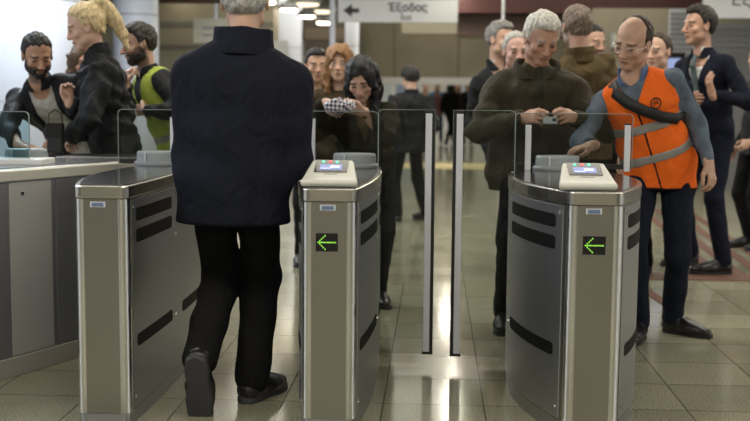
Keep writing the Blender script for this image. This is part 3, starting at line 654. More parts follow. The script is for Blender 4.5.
def gate(label, cx, wl, wr, arrow=None, console=True, y0=3.90, y1=5.36, group=None, slots_r=True, slots_l=True, flap_r=None, flap_l=None, gx=None, rx=None, strips=(), badge_x=.0):
    t = empty('ticket_gate', (cx, y0, 0)); tag(t, label, 'ticket gate', group); Y0, Y1 = 0., y1-y0
    def P_(off): return plan(0, wl, wr, Y0, Y1, off)
    bm = bmesh.new(); prism(bm, P_(-.002), 0, .05); obj('plinth', bm, steel_dark, t)
    bm = bmesh.new(); prism(bm, P_(0), .052, ZT-.052); obj('housing', bm, steel, t)
    bm = bmesh.new(); prism(bm, P_(.007), ZT-.05, ZT-.004); l = obj('lid', bm, lip_steel, t, bevel=.004)
    bm = bmesh.new(); prism(bm, P_(-.010), ZT-.006, ZT); k = obj('lid_plate', bm, steel_top, l)
    bm = bmesh.new(); prism(bm, P_(.001), ZT-.0525, ZT-.0505); obj('shadow_gap', bm, black_rub, t)
    for q in (1, -1):   # polished corner posts on the nose
        bm = bmesh.new(); pts = [(.064, -.001)]+[(.070+.030*math.sin(k*PI/16), .0265-.030*math.cos(k*PI/16)) for k in range(9)]+[(.100, .040), (.090, .040), (.066, .012)]
        prism(bm, [(q*a, b) for a, b in pts], .052, ZT-.052); cp_ = obj('corner_post', bm, steel_bright, t, smooth=True); em_ = cp_.modifiers.new('e', 'EDGE_SPLIT'); em_.split_angle = .7
    for q, w, has in ((1, wr, slots_r), (-1, wl, slots_l)):
        sp = obj('side_panel', flank_patch(q, w, Y0, Y1, .055, Y1-.055, .06, ZT-.06, .0035, .003, 30), steel_dark, t)
        if has:
            for za, zb in ((ZT-.143, ZT-.093), (ZT-.224, ZT-.173), (.285, .333)):
                for ya, yb in ((.10, .60), (.78, 1.22)): obj('side_slot', flank_patch(q, w, Y0, Y1, ya, yb, za, zb, .0052, .003, 26, .015), slot_m, sp)
        for yy, zz in ((.075, ZT-.085), (.66, ZT-.085), (.66, ZT-.26), (.075, .10), (.66, .30)):
            bm = bmesh.new(); tt = (yy-.028)/(Y1-.056); x = .096+(w-.096)*(1-(2*tt-1)**2); screw_bm(bm, (q*(x+.003), yy, zz), (q, -.2, 0), .007)
            obj('screw', bm, steel_bright, sp)
    if badge_x is not None:
        bm = bmesh.new(); box(bm, badge_x-.028, badge_x+.028, -.003, .002, ZT-.082, ZT-.062); b_ = obj('badge', bm, alu, t)
        bm = bmesh.new(); box(bm, badge_x-.022, badge_x+.022, -.0045, -.002, ZT-.079, ZT-.065); obj('badge_print', bm, badge, b_)
    if arrow is not None:
        z0 = arrow[1]; ax = arrow[0]; bm = bmesh.new(); box(bm, ax-.040, ax+.040, -.004, .004, z0-.033, z0+.033); d = obj('arrow_display', bm, black_gloss, t)
        bm = bmesh.new(); u = .0062
        dots = [(i, 0) for i in range(-5, 6)]+[(-5+i, s_*i) for i in (1, 2, 3, 4) for s_ in (1, -1)]
        for i, j in dots: box(bm, ax+i*u-.0021, ax+i*u+.0021, -.0055, -.003, z0+j*u-.0021, z0+j*u+.0021)
        obj('arrow_lights', bm, led, d)
    if console: reader_console(t, badge_x if cx < 0 else -.024, .045)
    if rx is not None: round_reader(t, rx-cx, 1.17)
    if gx:
        g_ = rounded_glass('glass_screen', gx[0]-cx, gx[1]-cx, ZT, 1.165, 1.28, t); 
        bm = bmesh.new(); box(bm, gx[0]-cx+.01, gx[1]-cx-.01, 1.255, 1.305, ZT, ZT+.022); obj('glass_clamp', bm, black_rub, g_)
    for sx, sz, sy in strips:
        bm = bmesh.new(); box(bm, sx-cx-.013, sx-cx+.013, sy-.009, sy+.009, ZT, sz); s_ = obj('edge_strip', bm, alu, t, bevel=.003); box_ = bmesh.new(); box(box_, sx-cx-.014, sx-cx+.014, sy-.010, sy+.010, sz, sz+.006); obj('strip_cap', box_, black_rub, s_)
    for fl in (flap_l, flap_r):
        if not fl: continue
        xa, xb, yf = fl; z0, z1 = .055, 1.178   # xa hinge side, xb free end
        g_ = rounded_glass('flap', min(xa, xb)-cx, max(xa, xb)-cx, z0, z1, yf-y0, t, left=xa < xb, right=xb < xa, r=.02); s_ = 1 if xb > xa else -1
        bm = bmesh.new(); xs = sorted((xb-cx-s_*.044, xb-cx-s_*.014)); box(bm, xs[0], xs[1], yf-y0-.012, yf-y0+.012, z0+.012, z1-.016); e1 = obj('edge_strip', bm, alu, g_, bevel=.003); e1['label'] = 'brushed aluminium edge strip'
        bm = bmesh.new(); xs = sorted((xb-cx-s_*.014, xb-cx)); box(bm, xs[0], xs[1], yf-y0-.010, yf-y0+.010, z0, z1); xs = sorted((xb-cx-s_*.048, xb-cx)); box(bm, xs[0], xs[1], yf-y0-.011, yf-y0+.011, z0, z0+.012); box(bm, xs[0], xs[1], yf-y0-.011, yf-y0+.011, z1-.016, z1); obj('edge_seal', bm, black_rub, g_)
        bm = bmesh.new(); tube(bm, [(xa-cx, yf-y0, .06), (xa-cx, yf-y0, ZT)], .014, 12); obj('hinge_post', bm, steel_bright, t)
    return t
GG = 'stainless steel ticket gates in a row'
gate('steel ticket gate without a console, between the curved counter and the walking man', -1.215, .205, .112, None, False, group=GG, slots_r=True, gx=(-1.52, -1.235), rx=-1.30, badge_x=-.01, strips=((-1.245, 1.13, 1.24),))
gate('narrow steel ticket gate with lit green arrow and console, right of the walking man', -.377, .172, .140, (-.008, .708), True, group=GG, gx=(-.595, -.268), rx=-.372, badge_x=-.005, flap_r=(-.255, .002, 4.95), strips=((-.575, 1.13, 1.22),))
gate('wide bowed steel ticket gate with lit green arrow, in front of the orange vest', .578, .255, .262, (-.004, .712), True, group=GG, gx=(.377, .925), rx=.567, badge_x=-.008, flap_l=(.36, .083, 4.92), strips=((.425, 1.115, 1.1), (.872, 1.118, 1.1)))
# long curved end counter at the far left
t = empty('gate_counter', (-1.95, 4.9, 0)); tag(t, 'long curved steel gate counter with cream top edge at the left edge', 'counter')
edge = [(-2.30, 3.95), (-2.02, 4.26), (-1.866, 4.53), (-1.76, 4.75), (-1.668, 4.97), (-1.55, 5.15), (-1.47, 5.40), (-1.45, 5.5), (-1.50, 5.62)]
back = [(-1.9, 5.62), (-2.4, 5.45), (-2.7, 5.0), (-2.75, 4.2)]
def ring_off(pts, o):
    q = []; n = len(pts)
    for i in range(n):
        a = Vector(pts[i-1]); b = Vector(pts[(i+1) % n]); d = (b-a).normalized(); q.append((pts[i][0]+d.y*o+1.95, pts[i][1]-d.x*o-4.9))
    return q
pp = edge+back
bm = bmesh.new(); prism(bm, ring_off(pp, .012), 0, .085); obj('plinth', bm, mat('plinth_satin', (.40, .38, .33), .45, .3), t, bevel=.004)
bm = bmesh.new(); prism(bm, ring_off(pp, 0), .085, ZT-.05); obj('housing', bm, satin, t)
bm = bmesh.new(); prism(bm, ring_off(pp, .014), ZT-.05, ZT); l = obj('countertop', bm, mat('cream_top', (.62, .60, .52), .3, .3), t, bevel=.006)
bm = bmesh.new(); prism(bm, ring_off(pp, -.07), ZT, ZT+.003); obj('top_inlay', bm, mat('dark_inlay', (.1, .1, .1), .2), l)
def edge_panel(i0, t0, i1, t1, m, name):
    a = Vector(edge[i0]).lerp(Vector(edge[i0+1]), t0); b = Vector(edge[i1]).lerp(Vector(edge[i1+1]), t1); mids = [a]+[Vector(edge[k]) for k in range(i0+1, i1+1)]+[b]
    bm = bmesh.new(); rows = []
    for j, p in enumerate(mids):
        d = (mids[min(j+1, len(mids)-1)]-mids[max(j-1, 0)]).normalized(); n = Vector((d.y, -d.x))
        rows.append([bm.verts.new((p.x+1.95+n.x*o, p.y-4.9+n.y*o, z)) for o, z in ((.004, .09), (.004, ZT-.055), (.0, ZT-.055), (.0, .09))])
    for j in range(len(rows)-1):
        for k in range(4): bm.faces.new((rows[j][k], rows[j][(k+1) % 4], rows[j+1][(k+1) % 4], rows[j+1][k]))
    bm.faces.new(rows[0]); bm.faces.new(rows[-1][::-1]); return obj(name, bm, m, t)
edge_panel(2, .30, 3, .32, mat('satin_light', (.46, .45, .43), .42, .35, bump=.03, bscale=30, aniso=(60, 60, 1)), 'bright_panel')
edge_panel(3, .45, 6, .5, satin, 'side_panel'); edge_panel(0, .2, 2, .2, satin, 'side_panel')
for sx_, sy_ in ((-1.80, 4.66), (-1.64, 5.0), (-1.895, 4.46)):
    bm = bmesh.new(); screw_bm(bm, (sx_+1.95, sy_-4.9, .80), (1, -.5, 0), .012); obj('screw', bm, steel_bright, t)
g_ = rounded_glass('glass_screen', -2.2+1.95, -1.888+1.95, ZT, 1.152, 5.0-4.9, t, glass_t, left=False)
bm = bmesh.new(); box(bm, -2.2+1.95, -1.80+1.95, .02, .19, ZT, ZT+.03); obj('glass_base', bm, mat('white_base', (.7, .7, .68), .3), t, bevel=.006)
round_reader(t, -1.96+1.95, .24)
# dark tray on the counter
t = tag(boxo('document_tray', -2.02, -1.52, 5.70, 6.02, ZT-.06, ZT+.0, mat('tray_black', (.012, .012, .013), .35), bevel=.01), 'low black flat tray on the support stand under the blonde woman\'s elbow', 'tray')
t = empty('support_stand', (-1.77, 5.86, 0)); tag(t, 'steel stand behind the left gate carrying the black tray', 'stand')
boxo('stand_top', -.27, .27, -.14, .15, ZT-.10, ZT-.062, steel_dark, t, .004); boxo('stand_body', -.2, .2, -.10, .10, 0, ZT-.10, steel_dark, t, .01)

# ------------------------------------------------------------------ floor strips
strip_m = mat('brown_tactile', (.12, .052, .034), .55, vary=.2, vscale=20); yel_m = mat('yellow_tactile', (.62, .52, .26), .55, vary=.1, vscale=20)
def quad_strip(name, p0, p1, w, m, h=.006):
    a = Vector(p0); b = Vector(p1); d = (b-a).normalized(); n = Vector((-d.y, d.x))*w/2; bm = bmesh.new()
    prism(bm, [tuple(a-n), tuple(b-n), tuple(b+n), tuple(a+n)], 0, h); return tag(obj(name, bm, m), kind='structure')
quad_strip('trim_1', (1.33, 7.66), (3.6, 7.66), .30, strip_m)
for i in range(4): quad_strip('trim_%d' % (i+2), (2.02+i*.16, 7.81), (2.36+i*.16, 12.4), .075, strip_m)
quad_strip('trim_6', (1.36, 7.50), (1.43, 6.35), .06, strip_m); quad_strip('trim_7', (-9, 20), (9, 20), 1.6, yel_m); quad_strip('trim_8', (-9, 21.5), (9, 21.5), .25, mat('grey_strip', (.25, .22, .17), .5))

# ------------------------------------------------------------------ background architecture
def column(label, cx, y, r, m, seams=True, top=3.5):
    t = empty('column', (cx, y, 0)); tag(t, label, 'column')
    bm = bmesh.new(); lathe(bm, [(r, 0), (r, top)], 40); obj('shaft', bm, m, t, smooth=False)
    for p in t.children[0].data.polygons: p.use_smooth = len(p.vertices) == 4
    bm = bmesh.new(); lathe(bm, [(r+.02, 0), (r+.02, .16), (r, .17)], 40); obj('skirting', bm, steel, t)
    for z in (1.15, 2.25):
        bm = bmesh.new(); lathe(bm, [(r+.003, z), (r+.003, z+.015)], 40); obj('seam', bm, mat('seam_grey', (.3, .3, .32), .5), t)
column('large round white column at the left edge behind the leaning man', -4.75, 12, .80, white_clad)
column('round white column behind the bearded man in the yellow vest', -3.86, 14, .29, white_clad)
column('round white column right of the walking man\'s shoulder under the downlights', -3.16, 23, .35, white_clad)
column('slim white column right of the sign post behind the couple', -1.68, 22, .14, white_clad)
# mid distance booths and walls
booth = mat('booth_beige', (.29, .26, .19), .5, vary=.08, vscale=1.5); booth_g = mat('booth_grey', (.33, .34, .35), .45)
t = empty('ticket_booth', (-5.6, 17.5, 0)); tag(t, 'beige ticket booth with stripes and a monitor window behind the left group', 'booth')
boxo('body', -3, 3.0, 0, .6, 0, 3.0, booth, t); boxo('stripe', -3, 3.0, -.02, 0, 2.35, 2.42, wall_grey, t); boxo('stripe', -3, 3.0, -.02, 0, 2.0, 2.05, wall_grey, t)
boxo('window_panel', .0, 1.0, -.03, 0, 1.25, 1.95, mat('dark_window', (.03, .035, .05), .2), t); boxo('monitor', .15, .6, -.08, -.031, 1.55, 1.85, mat('screen_blue', (.1, .15, .3), .3, emit=(.35, .5, .9), es=.6), t)
def lintel(label, x0, x1, y, z0, z1, m, th=.5): return tag(boxo('beam', x0, x1, y, y+th, z0, z1, m), label, 'beam')
lintel('dark red ceiling beam above the left booth', -6.3, -3.1, 16, 2.62, 3.5, dark_red)
lintel('dark red beam between the bearded man and the walking man', -4.75, -3.45, 19.0, 2.45, 3.1, dark_red)
lintel('dark red beam stretching right of the hanging exit sign', .2, 7.5, 18, 2.62, 3.5, dark_red)
lintel('darker bulkhead under the red beam behind the suited man', .35, 3.0, 18.3, 2.25, 2.62, mat('brown_bulk', (.07, .04, .03), .6))
t = tag(boxo('wall_partition', -3.4, -2.3, 17, 17.1, 0, 2.1, mat('pale_partition', (.50, .50, .50), .5)), 'pale grey partition wall beside the bearded man', 'partition')
t = empty('notice_sign', (-3.55, 16.2, 2.02)); tag(t, 'pale notice sign board right of the bearded man', 'sign'); boxo('board', -.05, .62, 0, .04, 0, .36, mat('sign_pale', (.58, .57, .5), .5), t); boxo('text_line', .08, .5, -.006, 0, .20, .24, booth_g, t); boxo('text_line', .08, .42, -.006, 0, .1, .13, booth_g, t); boxo('bracket', .27, .31, .01, .03, .36, 1.48, steel_dark, t)
# metal bulkhead across the hall
t = empty('metal_bulkhead', (1.4, 26, 0)); tag(t, 'wide sloping beige metal bulkhead across the back of the hall', 'bulkhead')
bm = bmesh.new(); prof = [(0, 1.72), (.9, 1.62), (.9, 3.4), (-.6, 3.4), (-.6, 3.05)]
a = [bm.verts.new((-3.6, y, z)) for y, z in prof]; b = [bm.verts.new((6.5, y, z)) for y, z in prof]; bm.faces.new(a); bm.faces.new(b[::-1])
for i in range(5): bm.faces.new((a[i], b[i], b[(i+1) % 5], a[(i+1) % 5]))
obj('cladding', bm, panel_metal, t)
for x in (-2.4, -.9, .6, 2.1, 3.6, 5.1):
    bm = bmesh.new(); a = [bm.verts.new(v) for v in ((x, -.012, 1.74), (x+.05, -.012, 1.74), (x+.05, -.6, 3.03), (x, -.6, 3.03))]; bm.faces.new(a); b = [bm.verts.new(v.co+Vector((0, -.02, 0))) for v in a]; bm.faces.new(b[::-1])
    for i in range(4): bm.faces.new((a[i], b[i], b[(i+1) % 4], a[(i+1) % 4]))
    obj('joint_strip', bm, mat('joint_dark', (.16, .14, .11), .4), t)
boxo('support_column', -3.9, -3.6, .2, .6, 0, 3.4, wall_grey, t); boxo('support_column', 6.2, 6.5, .2, .6, 0, 3.4, wall_grey, t)
boxo('lower_band', -5.0, 5.1, .0, .06, 1.55, 1.72, mat('band_pale', (.42, .42, .42), .5), t)
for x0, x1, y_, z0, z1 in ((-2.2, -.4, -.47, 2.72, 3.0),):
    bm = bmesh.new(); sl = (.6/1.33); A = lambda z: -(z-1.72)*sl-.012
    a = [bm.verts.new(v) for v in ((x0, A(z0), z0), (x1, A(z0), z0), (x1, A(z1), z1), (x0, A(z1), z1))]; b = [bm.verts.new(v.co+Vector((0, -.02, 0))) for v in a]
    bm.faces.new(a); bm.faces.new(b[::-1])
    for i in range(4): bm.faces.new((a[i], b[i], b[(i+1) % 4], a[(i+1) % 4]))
    obj('painted_reflection', bm, mat('painted_reflection', (.52, .49, .40), .35), t)  # paler colour stands in for light reflected on the metal cladding
# bright far wall with posters
tag(boxo('partition', -9.4, 9.4, 40, 40.2, 0, 3.3, mat('far_white', (.66, .67, .68), .5, vary=.05)), 'far pale wall of the hall beneath the metal bulkhead', 'wall')
pc = [(.75, .70, .42), (.62, .68, .74), (.30, .40, .62), (.72, .66, .60), (.55, .62, .72), (.66, .70, .62), (.35, .45, .66)]
pn = ['yellow', 'pale blue', 'deep blue', 'peach', 'grey blue', 'sage', 'royal blue']
for i in range(7):
    x = -3.0+i*.98; m = mat('poster_%d' % i, tuple(c*.8 for c in pc[i]), .5)
    t = empty('poster', (x, 39.997, 1.05)); tag(t, '%s advertising poster on the far wall, number %s from the left' % (pn[i], ['one', 'two', 'three', 'four', 'five', 'six', 'seven'][i]), 'poster', 'posters on the far wall')
    boxo('sheet', -.40, .40, -.03, 0, 0, .95, m, t); boxo('title_band', -.34, .34, -.04, -.03, .68, .86, mat('poster_band', (.20, .26, .42), .5), t)
# right side
tag(boxo('partition', 2.4, 6.0, 17.0, 17.2, 0, 2.62, booth), 'beige wall behind the orange vest man\'s head', 'wall')
t = empty('wall_sign', (2.65, 16.9, 2.02)); tag(t, 'framed pale wall sign above the man in the orange vest', 'sign'); boxo('frame', 0, .75, 0, .08, 0, .22, booth_g, t, .005); boxo('face', .03, .72, -.01, 0, .025, .195, mat('sign_face', (.52, .52, .46), .5), t); boxo('text_line', .1, .6, -.015, -.01, .09, .13, booth_g, t)
t = empty('roller_shutter', (3.3, 15.6, 0)); tag(t, 'silver louvred shutter panel between the vest man and the suited man', 'shutter')
boxo('panel', -.05, .45, 0, .06, 1.75, 2.5, alu, t)
for i in range(10): boxo('slat', -.05, .45, -.03, 0, 1.78+i*.07, 1.82+i*.07, booth_g, t)
boxo('support', -.05, .45, .0, .06, 0, 1.75, wall_grey, t)
t = empty('roller_shutter', (4.25, 15.6, 0)); tag(t, 'wide silver shutter under the white sign at the top right corner', 'shutter')
boxo('panel', -.42, 1.9, 0, .06, 0, 2.3, mat('shutter_silver', (.38, .38, .39), .4, .5), t)
for i in range(9): boxo('slat', -.42, 1.9, -.025, 0, 1.55+i*.085, 1.60+i*.085, booth_g, t)
t = empty('information_screen', (3.0, 14.6, 0)); tag(t, 'bluish information screen on a stand between vest man and suited man', 'screen')
boxo('bezel', -.26, .26, 0, .06, 1.42, 1.86, black_gloss, t, .01); boxo('display', -.2, .2, -.006, 0, 1.48, 1.78, mat('screen_blue2', (.1, .15, .3), .3, emit=(.45, .52, .85), es=.55), t); boxo('stand_leg', -.05, .05, .01, .05, 0, 1.42, black_rub, t)
t = empty('white_column', (4.75, 13.5, 0)); tag(t, 'white square pillar at the right edge behind the suited man', 'column'); boxo('shaft', -.55, .5, 0, .6, 0, 2.2, mat('pillar_white', (.6, .6, .6), .5), t); boxo('skirting', -.56, .51, -.01, .61, 0, .12, steel, t)

# hanging signs (Greek text drawn with the built-in font)
sign_w = mat('sign_white', (.52, .52, .52), .5, emit=(.9, .92, .95), es=.10); sign_k = mat('sign_ink', (.02, .02, .025), .5)
def text(body, size, m, parent, loc, name='lettering', bold=0.0):
    c = bpy.data.curves.new(name, 'FONT'); c.body = body; c.size = size; c.extrude = .003; c.align_x = 'CENTER'; c.align_y = 'CENTER'; c.offset = bold
    o = bpy.data.objects.new(name, c); C.objects.link(o); dg = bpy.context.evaluated_depsgraph_get(); me = bpy.data.meshes.new_from_object(o.evaluated_get(dg)); bpy.data.objects.remove(o)
    me.materials.clear(); me.materials.append(m); q = bpy.data.objects.new(name, me); C.objects.link(q); q.parent = parent; q.location = loc; q.rotation_euler = (PI/2, 0, 0); return q
t = empty('exit_sign', (-.53, 15, 2.255)); tag(t, 'white hanging sign with a black left arrow and Greek exit text', 'sign')
boxo('panel', -.81, .82, 0, .08, 0, .31, sign_w, t, .004); boxo('frame_rail', -.83, .84, -.01, .09, .31, .34, booth_g, t)
text('Έξοδος', .15, sign_k, t, (.14, -.004, .195), bold=.003); text('Exit', .10, sign_k, t, (.12, -.004, .065))
bm = bmesh.new(); a = [(-.74, .155), (-.62, .245), (-.62, .185), (-.52, .185), (-.52, .125), (-.62, .125), (-.62, .065)]
v1 = [bm.verts.new((x, -.004, z)) for x, z in a]; v2 = [bm.verts.new((x, 0, z)) for x, z in a]; bm.faces.new(v1); bm.faces.new(v2[::-1])
for i in range(7): bm.faces.new((v1[i], v1[(i+1) % 7], v2[(i+1) % 7], v2[i]))
obj('arrow', bm, sign_k, t)
for x in (-.6, .6): boxo('hanger', x-.012, x+.012, .03, .05, .34, 1.245, steel_dark, t)
t = empty('sign_post', (-1.42, 15.04, 0)); tag(t, 'slim pale post at the left end of the exit sign', 'post'); bm = bmesh.new(); lathe(bm, [(.04, 0), (.04, 3.5)], 16); obj('pole', bm, white_clad, t); bm = bmesh.new(); lathe(bm, [(.09, 0), (.09, .02), (.04, .03)], 20); obj('foot_plate', bm, steel, t)
t = empty('exit_sign', (4.15, 14, 2.26)); tag(t, 'large white hanging sign with Greek letters at the top right corner', 'sign'); boxo('panel', -.82, 1.2, 0, .08, 0, .45, sign_w, t, .004); text('Έξοδος', .22, sign_k, t, (-.12, -.004, .22)); 
for x in (-.6, .9): boxo('hanger', x-.012, x+.012, .03, .05, .45, 1.24, steel_dark, t)
t = empty('ceiling_post', (.93, 15.5, 0)); tag(t, 'thin pale pole rising behind the two suited and grey haired men', 'post'); bm = bmesh.new(); lathe(bm, [(.022, 0), (.022, 3.5)], 12); obj('pole', bm, alu, t); bm = bmesh.new(); lathe(bm, [(.06, 0), (.06, .02), (.022, .03)], 16); obj('foot_plate', bm, steel, t)

# ------------------------------------------------------------------ lamps
lamp_e = mat('lamp_glow', (1, .95, .85), .5, emit=(1., .90, .68), es=9.); lamp_big = mat('lamp_dish', (.9, .85, .7), .5, emit=(1., .86, .62), es=1.6)
def downlight(label, x, y, z, r, group, m=lamp_e):
    t = empty('downlight', (x, y, z)); tag(t, label, 'ceiling light', group)
    bm = bmesh.new(); lathe(bm, [(r*1.15, .02), (r*1.2, .06), (r*.9, .12)], 24); obj('housing', bm, booth_g, t); bm = bmesh.new(); lathe(bm, [(r*.85, -.01), (r, .0), (r, .02)], 24); obj('diffuser', bm, m, t)
    if z < 3.3: bm = bmesh.new(); tube(bm, [(0, 0, .12), (0, 0, 3.5-z)], .01, 6); obj('drop_rod', bm, steel_dark, t)
side = ['nearest', 'second', 'third', 'fourth']
for i, (x, y) in enumerate(((-2.57, 16.6), (-2.42, 18.0), (-2.29, 19.5), (-2.155, 21.1))): downlight('round glowing downlight above the couple, %s of the small row' % side[i], x, y, 2.64, .14, 'round downlights')
for i, (x, y) in enumerate(((-2.38, 17.2), (-2.26, 18.75), (-2.14, 20.3))): downlight('wide dimmer dish lamp above the small downlights, %s of its row' % side[i], x, y, 2.79, .26, 'dish lamps', lamp_big)
t = empty('dark_kiosk', (-2.35, 24.2, 0)); tag(t, 'dark brown kiosk between the white column and the sign post', 'kiosk'); boxo('body', -.55, .55, 0, .8, 0, 2.95, mat('kiosk_brown', (.06, .045, .03), .5), t); boxo('counter', -.5, .5, -.12, 0, 1.0, 1.06, booth, t); boxo('fascia', -.56, .56, -.02, 0, 2.5, 2.75, mat('fascia', (.12, .09, .06), .5), t)
for i, y in enumerate((10.2, 12.4, 14.9, 17.6, 21.2)):
    z = 3.05; t = empty('strip_lamp', (.27+.004*i, y, z)); tag(t, 'small bright strip lamp over the middle aisle, %s from the gates' % (side+['fifth'])[i], 'ceiling light', 'strip lamps over the aisle')
    boxo('housing', -.09, .09, -.32, .32, .02, .08, booth_g, t); boxo('diffuser', -.075, .075, -.30, .30, 0, .02, mat('strip_glow', (1, 1, .9), .5, emit=(1, .93, .76), es=60.), t); boxo('drop_rod', -.01, .01, -.01, .01, .08, .47, steel_dark, t)
downlight('round lamp at the top edge just right of the hanging exit sign', .43, 21.0, 2.90, .085, None)
downlight('bright round lamp at the top edge above the left column', -4.1, 17.2, 2.86, .12, None)
def area(x, y, z, sx, sy, e, col=(1, .94, .80), rx=0, ry=0):
    l = bpy.data.lights.new('added_area_light', 'AREA'); l.shape = 'RECTANGLE'; l.size = sx; l.size_y = sy; l.energy = e; l.color = col
    o = bpy.data.objects.new('added_area_light', l); C.objects.link(o); o.location = (x, y, z); o.rotation_euler = (rx, ry, 0); return o
LS = .42
area(-.3, -3.4, 3.4, 8, 2, 420*LS); area(-.3, 2.2, 3.4, 4.5, 1.2, 260*LS); area(-.2, 6.9, 3.4, 6, 1.6, 330*LS); area(0, 11, 3.4, 8, 2, 300*LS); area(0, 16.5, 3.45, 8, 2.5, 300*LS); area(0, 23, 3.45, 8, 4, 520*LS); area(0, 33, 3.45, 12, 8, 1500*LS)  # added area lights; the one behind the camera brightens what the steel mirrors
area(-3.6, 9, 3.4, 1.2, 4, 480*LS, (.80, .88, 1.)); area(4.2, 9.5, 3.4, 2, 5, 260*LS)  # added lights; the cool left one brightens the columns and corner posts
area(-4.5, 2.5, 3.3, 1.5, 4, 260*LS, (.80, .88, 1.)); area(4.5, 2, 3.3, 1.2, 4, 120*LS)  # added side lights; the cool left one lifts the gates' flank steel
area(-8.2, 3.6, 3.4, 1., 7, 620*LS, (.86, .91, 1.)); area(8.2, 3.6, 3.4, 1., 7, 620*LS, (.95, .96, 1.))  # added to wash the side walls so corner posts catch bright highlights
w = bpy.data.worlds.new('w'); bpy.context.scene.world = w; w.use_nodes = True; w.node_tree.nodes['Background'].inputs[0].default_value = (1, .95, .85, 1); w.node_tree.nodes['Background'].inputs[1].default_value = .12
# ------------------------------------------------------------------ people
def cloth(name, col, rough=.85, bs=220., bump=.25, vary=.12, vs_=8., spec=.12): return mat(name, col, rough, bump=bump, bscale=bs, vary=vary, vscale=vs_, spec=spec, wrinkle=.55)
navy = cloth('navy_coat_cloth', (.010, .0115, .019)); black_tr = cloth('black_trousers', (.008, .008, .009)); leather = mat('black_leather', (.012, .011, .011), .28, bump=.1, bscale=60)
olive = cloth('olive_coat', (.046, .040, .026), .7); black_j = cloth('black_jacket', (.014, .015, .017), .6, vary=.2); denim = cloth('dark_denim', (.010, .013, .022)); denim_l = cloth('blue_denim_jacket', (.11, .14, .18), vary=.3, vs_=14)
orange = cloth('orange_vest', (.86, .15, .018), .75, vary=.05); silver = mat('reflective_silver', (.27, .26, .24), .45, .1); black_trim = cloth('black_trim', (.015, .012, .012))
suit_m = cloth('midnight_suit', (.010, .012, .022)); white_s = cloth('white_shirt', (.62, .62, .62), vary=.03); grey_tie = cloth('grey_tie', (.10, .13, .14)); light_shirt = cloth('cream_sweater', (.40, .38, .33), vary=.1)
yellow = cloth('yellow_vest', (.40, .50, .09), .75, vary=.05); brown_j = cloth('brown_green_jacket', (.075, .052, .022), .7, vary=.2); tan = cloth('tan_collar', (.30, .17, .06)); sole_g = mat('grey_sole', (.045, .046, .052), .7, bump=.3, bscale=120)
H_grey = dict(style='short', name='grey', col=(.38, .36, .34), t=.010); H_white = dict(style='short', name='white', col=(.66, .63, .57), t=.013, top=.012, rec=.0)
H_dark = dict(style='short', name='near_black', col=(.014, .012, .011), t=.010, top=.006)
pale = (.52, .32, .23); tan_s = (.44, .25, .16)

# man walking away through the gate (foreground)
person(dict(id='walker', label='man in a long navy coat and black trousers walking away between two ticket gates', loc=(-.775, 4.22), heading=178, s=1.04, thw=.93, sht=.765, head=(-.742, 4.25, 1.60), pelvis=(-.785, 4.22, .93),
 hrot=(6, 4, 0), fR=(-.715, 4.33, -22, 0., 0), fL=(-.885, 3.99, 4, .168, 68), kpole=(.0, -1, 0), hair=H_grey, tone=pale, down=1, twist=0, w=1.14, sw=.168,
 L=dict(w=(-.93, 4.50, 1.0), hide=True, pole=(.12, 1, -.2)), R=dict(w=(-.60, 4.50, 1.0), hide=True, pole=(-.28, 1, -.2)),
 jacket=dict(m=navy, g=.025, hem=.735/1.04, name='long_coat', ch=.065, cr=.10, amp=.005, flare=-.006, trap=.012, ag=.020, vn=.03, k=26.), trousers=black_tr, tw=1.2, fs=1.1, shoes=leather, sole=sole_g, seed=3))
# elderly man with ticket
person(dict(id='elder', label='white haired elderly man in an olive coat looking down at the ticket in his hands', loc=(.52, 5.80), heading=4, s=1.01, sht=.79, head=(.548, 5.80, 1.545), pelvis=(.53, 5.93, .90), hrot=(12, 30, 3),
 fR=(.385, 5.80, -14, 0, 0), fL=(.66, 5.93, 15, 0, 0), hair=H_white, tone=(.46, .26, .18), brow=(.32, .29, .26), nose=1.1, w=1.12, sw=.182, neck=1.12, sg=-.034,
 R=dict(w=(.455, 5.60, 1.135), d=(.55, -.75, .12), n=(.55, .6, -.4), side=(0, 0, 1), curl=48, pole=(-1, .25, -.5), thumb=.8), L=dict(w=(.70, 5.60, 1.14), d=(-.55, -.75, .12), n=(-.55, .6, -.4), side=(0, 0, 1), curl=48, pole=(1, .25, -.5), thumb=.8),
 jacket=dict(m=olive, g=.028, hem=.73, name='coat', trap=.012, ch=.055, cr=.112, amp=.010, ag=.022, vn=.035, vs=.9, k=34., placket=(.022, cloth('olive_placket', (.035, .032, .024), .7), 'placket')), shirt=cloth('ochre_jumper', (.20, .10, .025)), trousers=black_tr, tw=1.1, shoes=leather, seed=5))
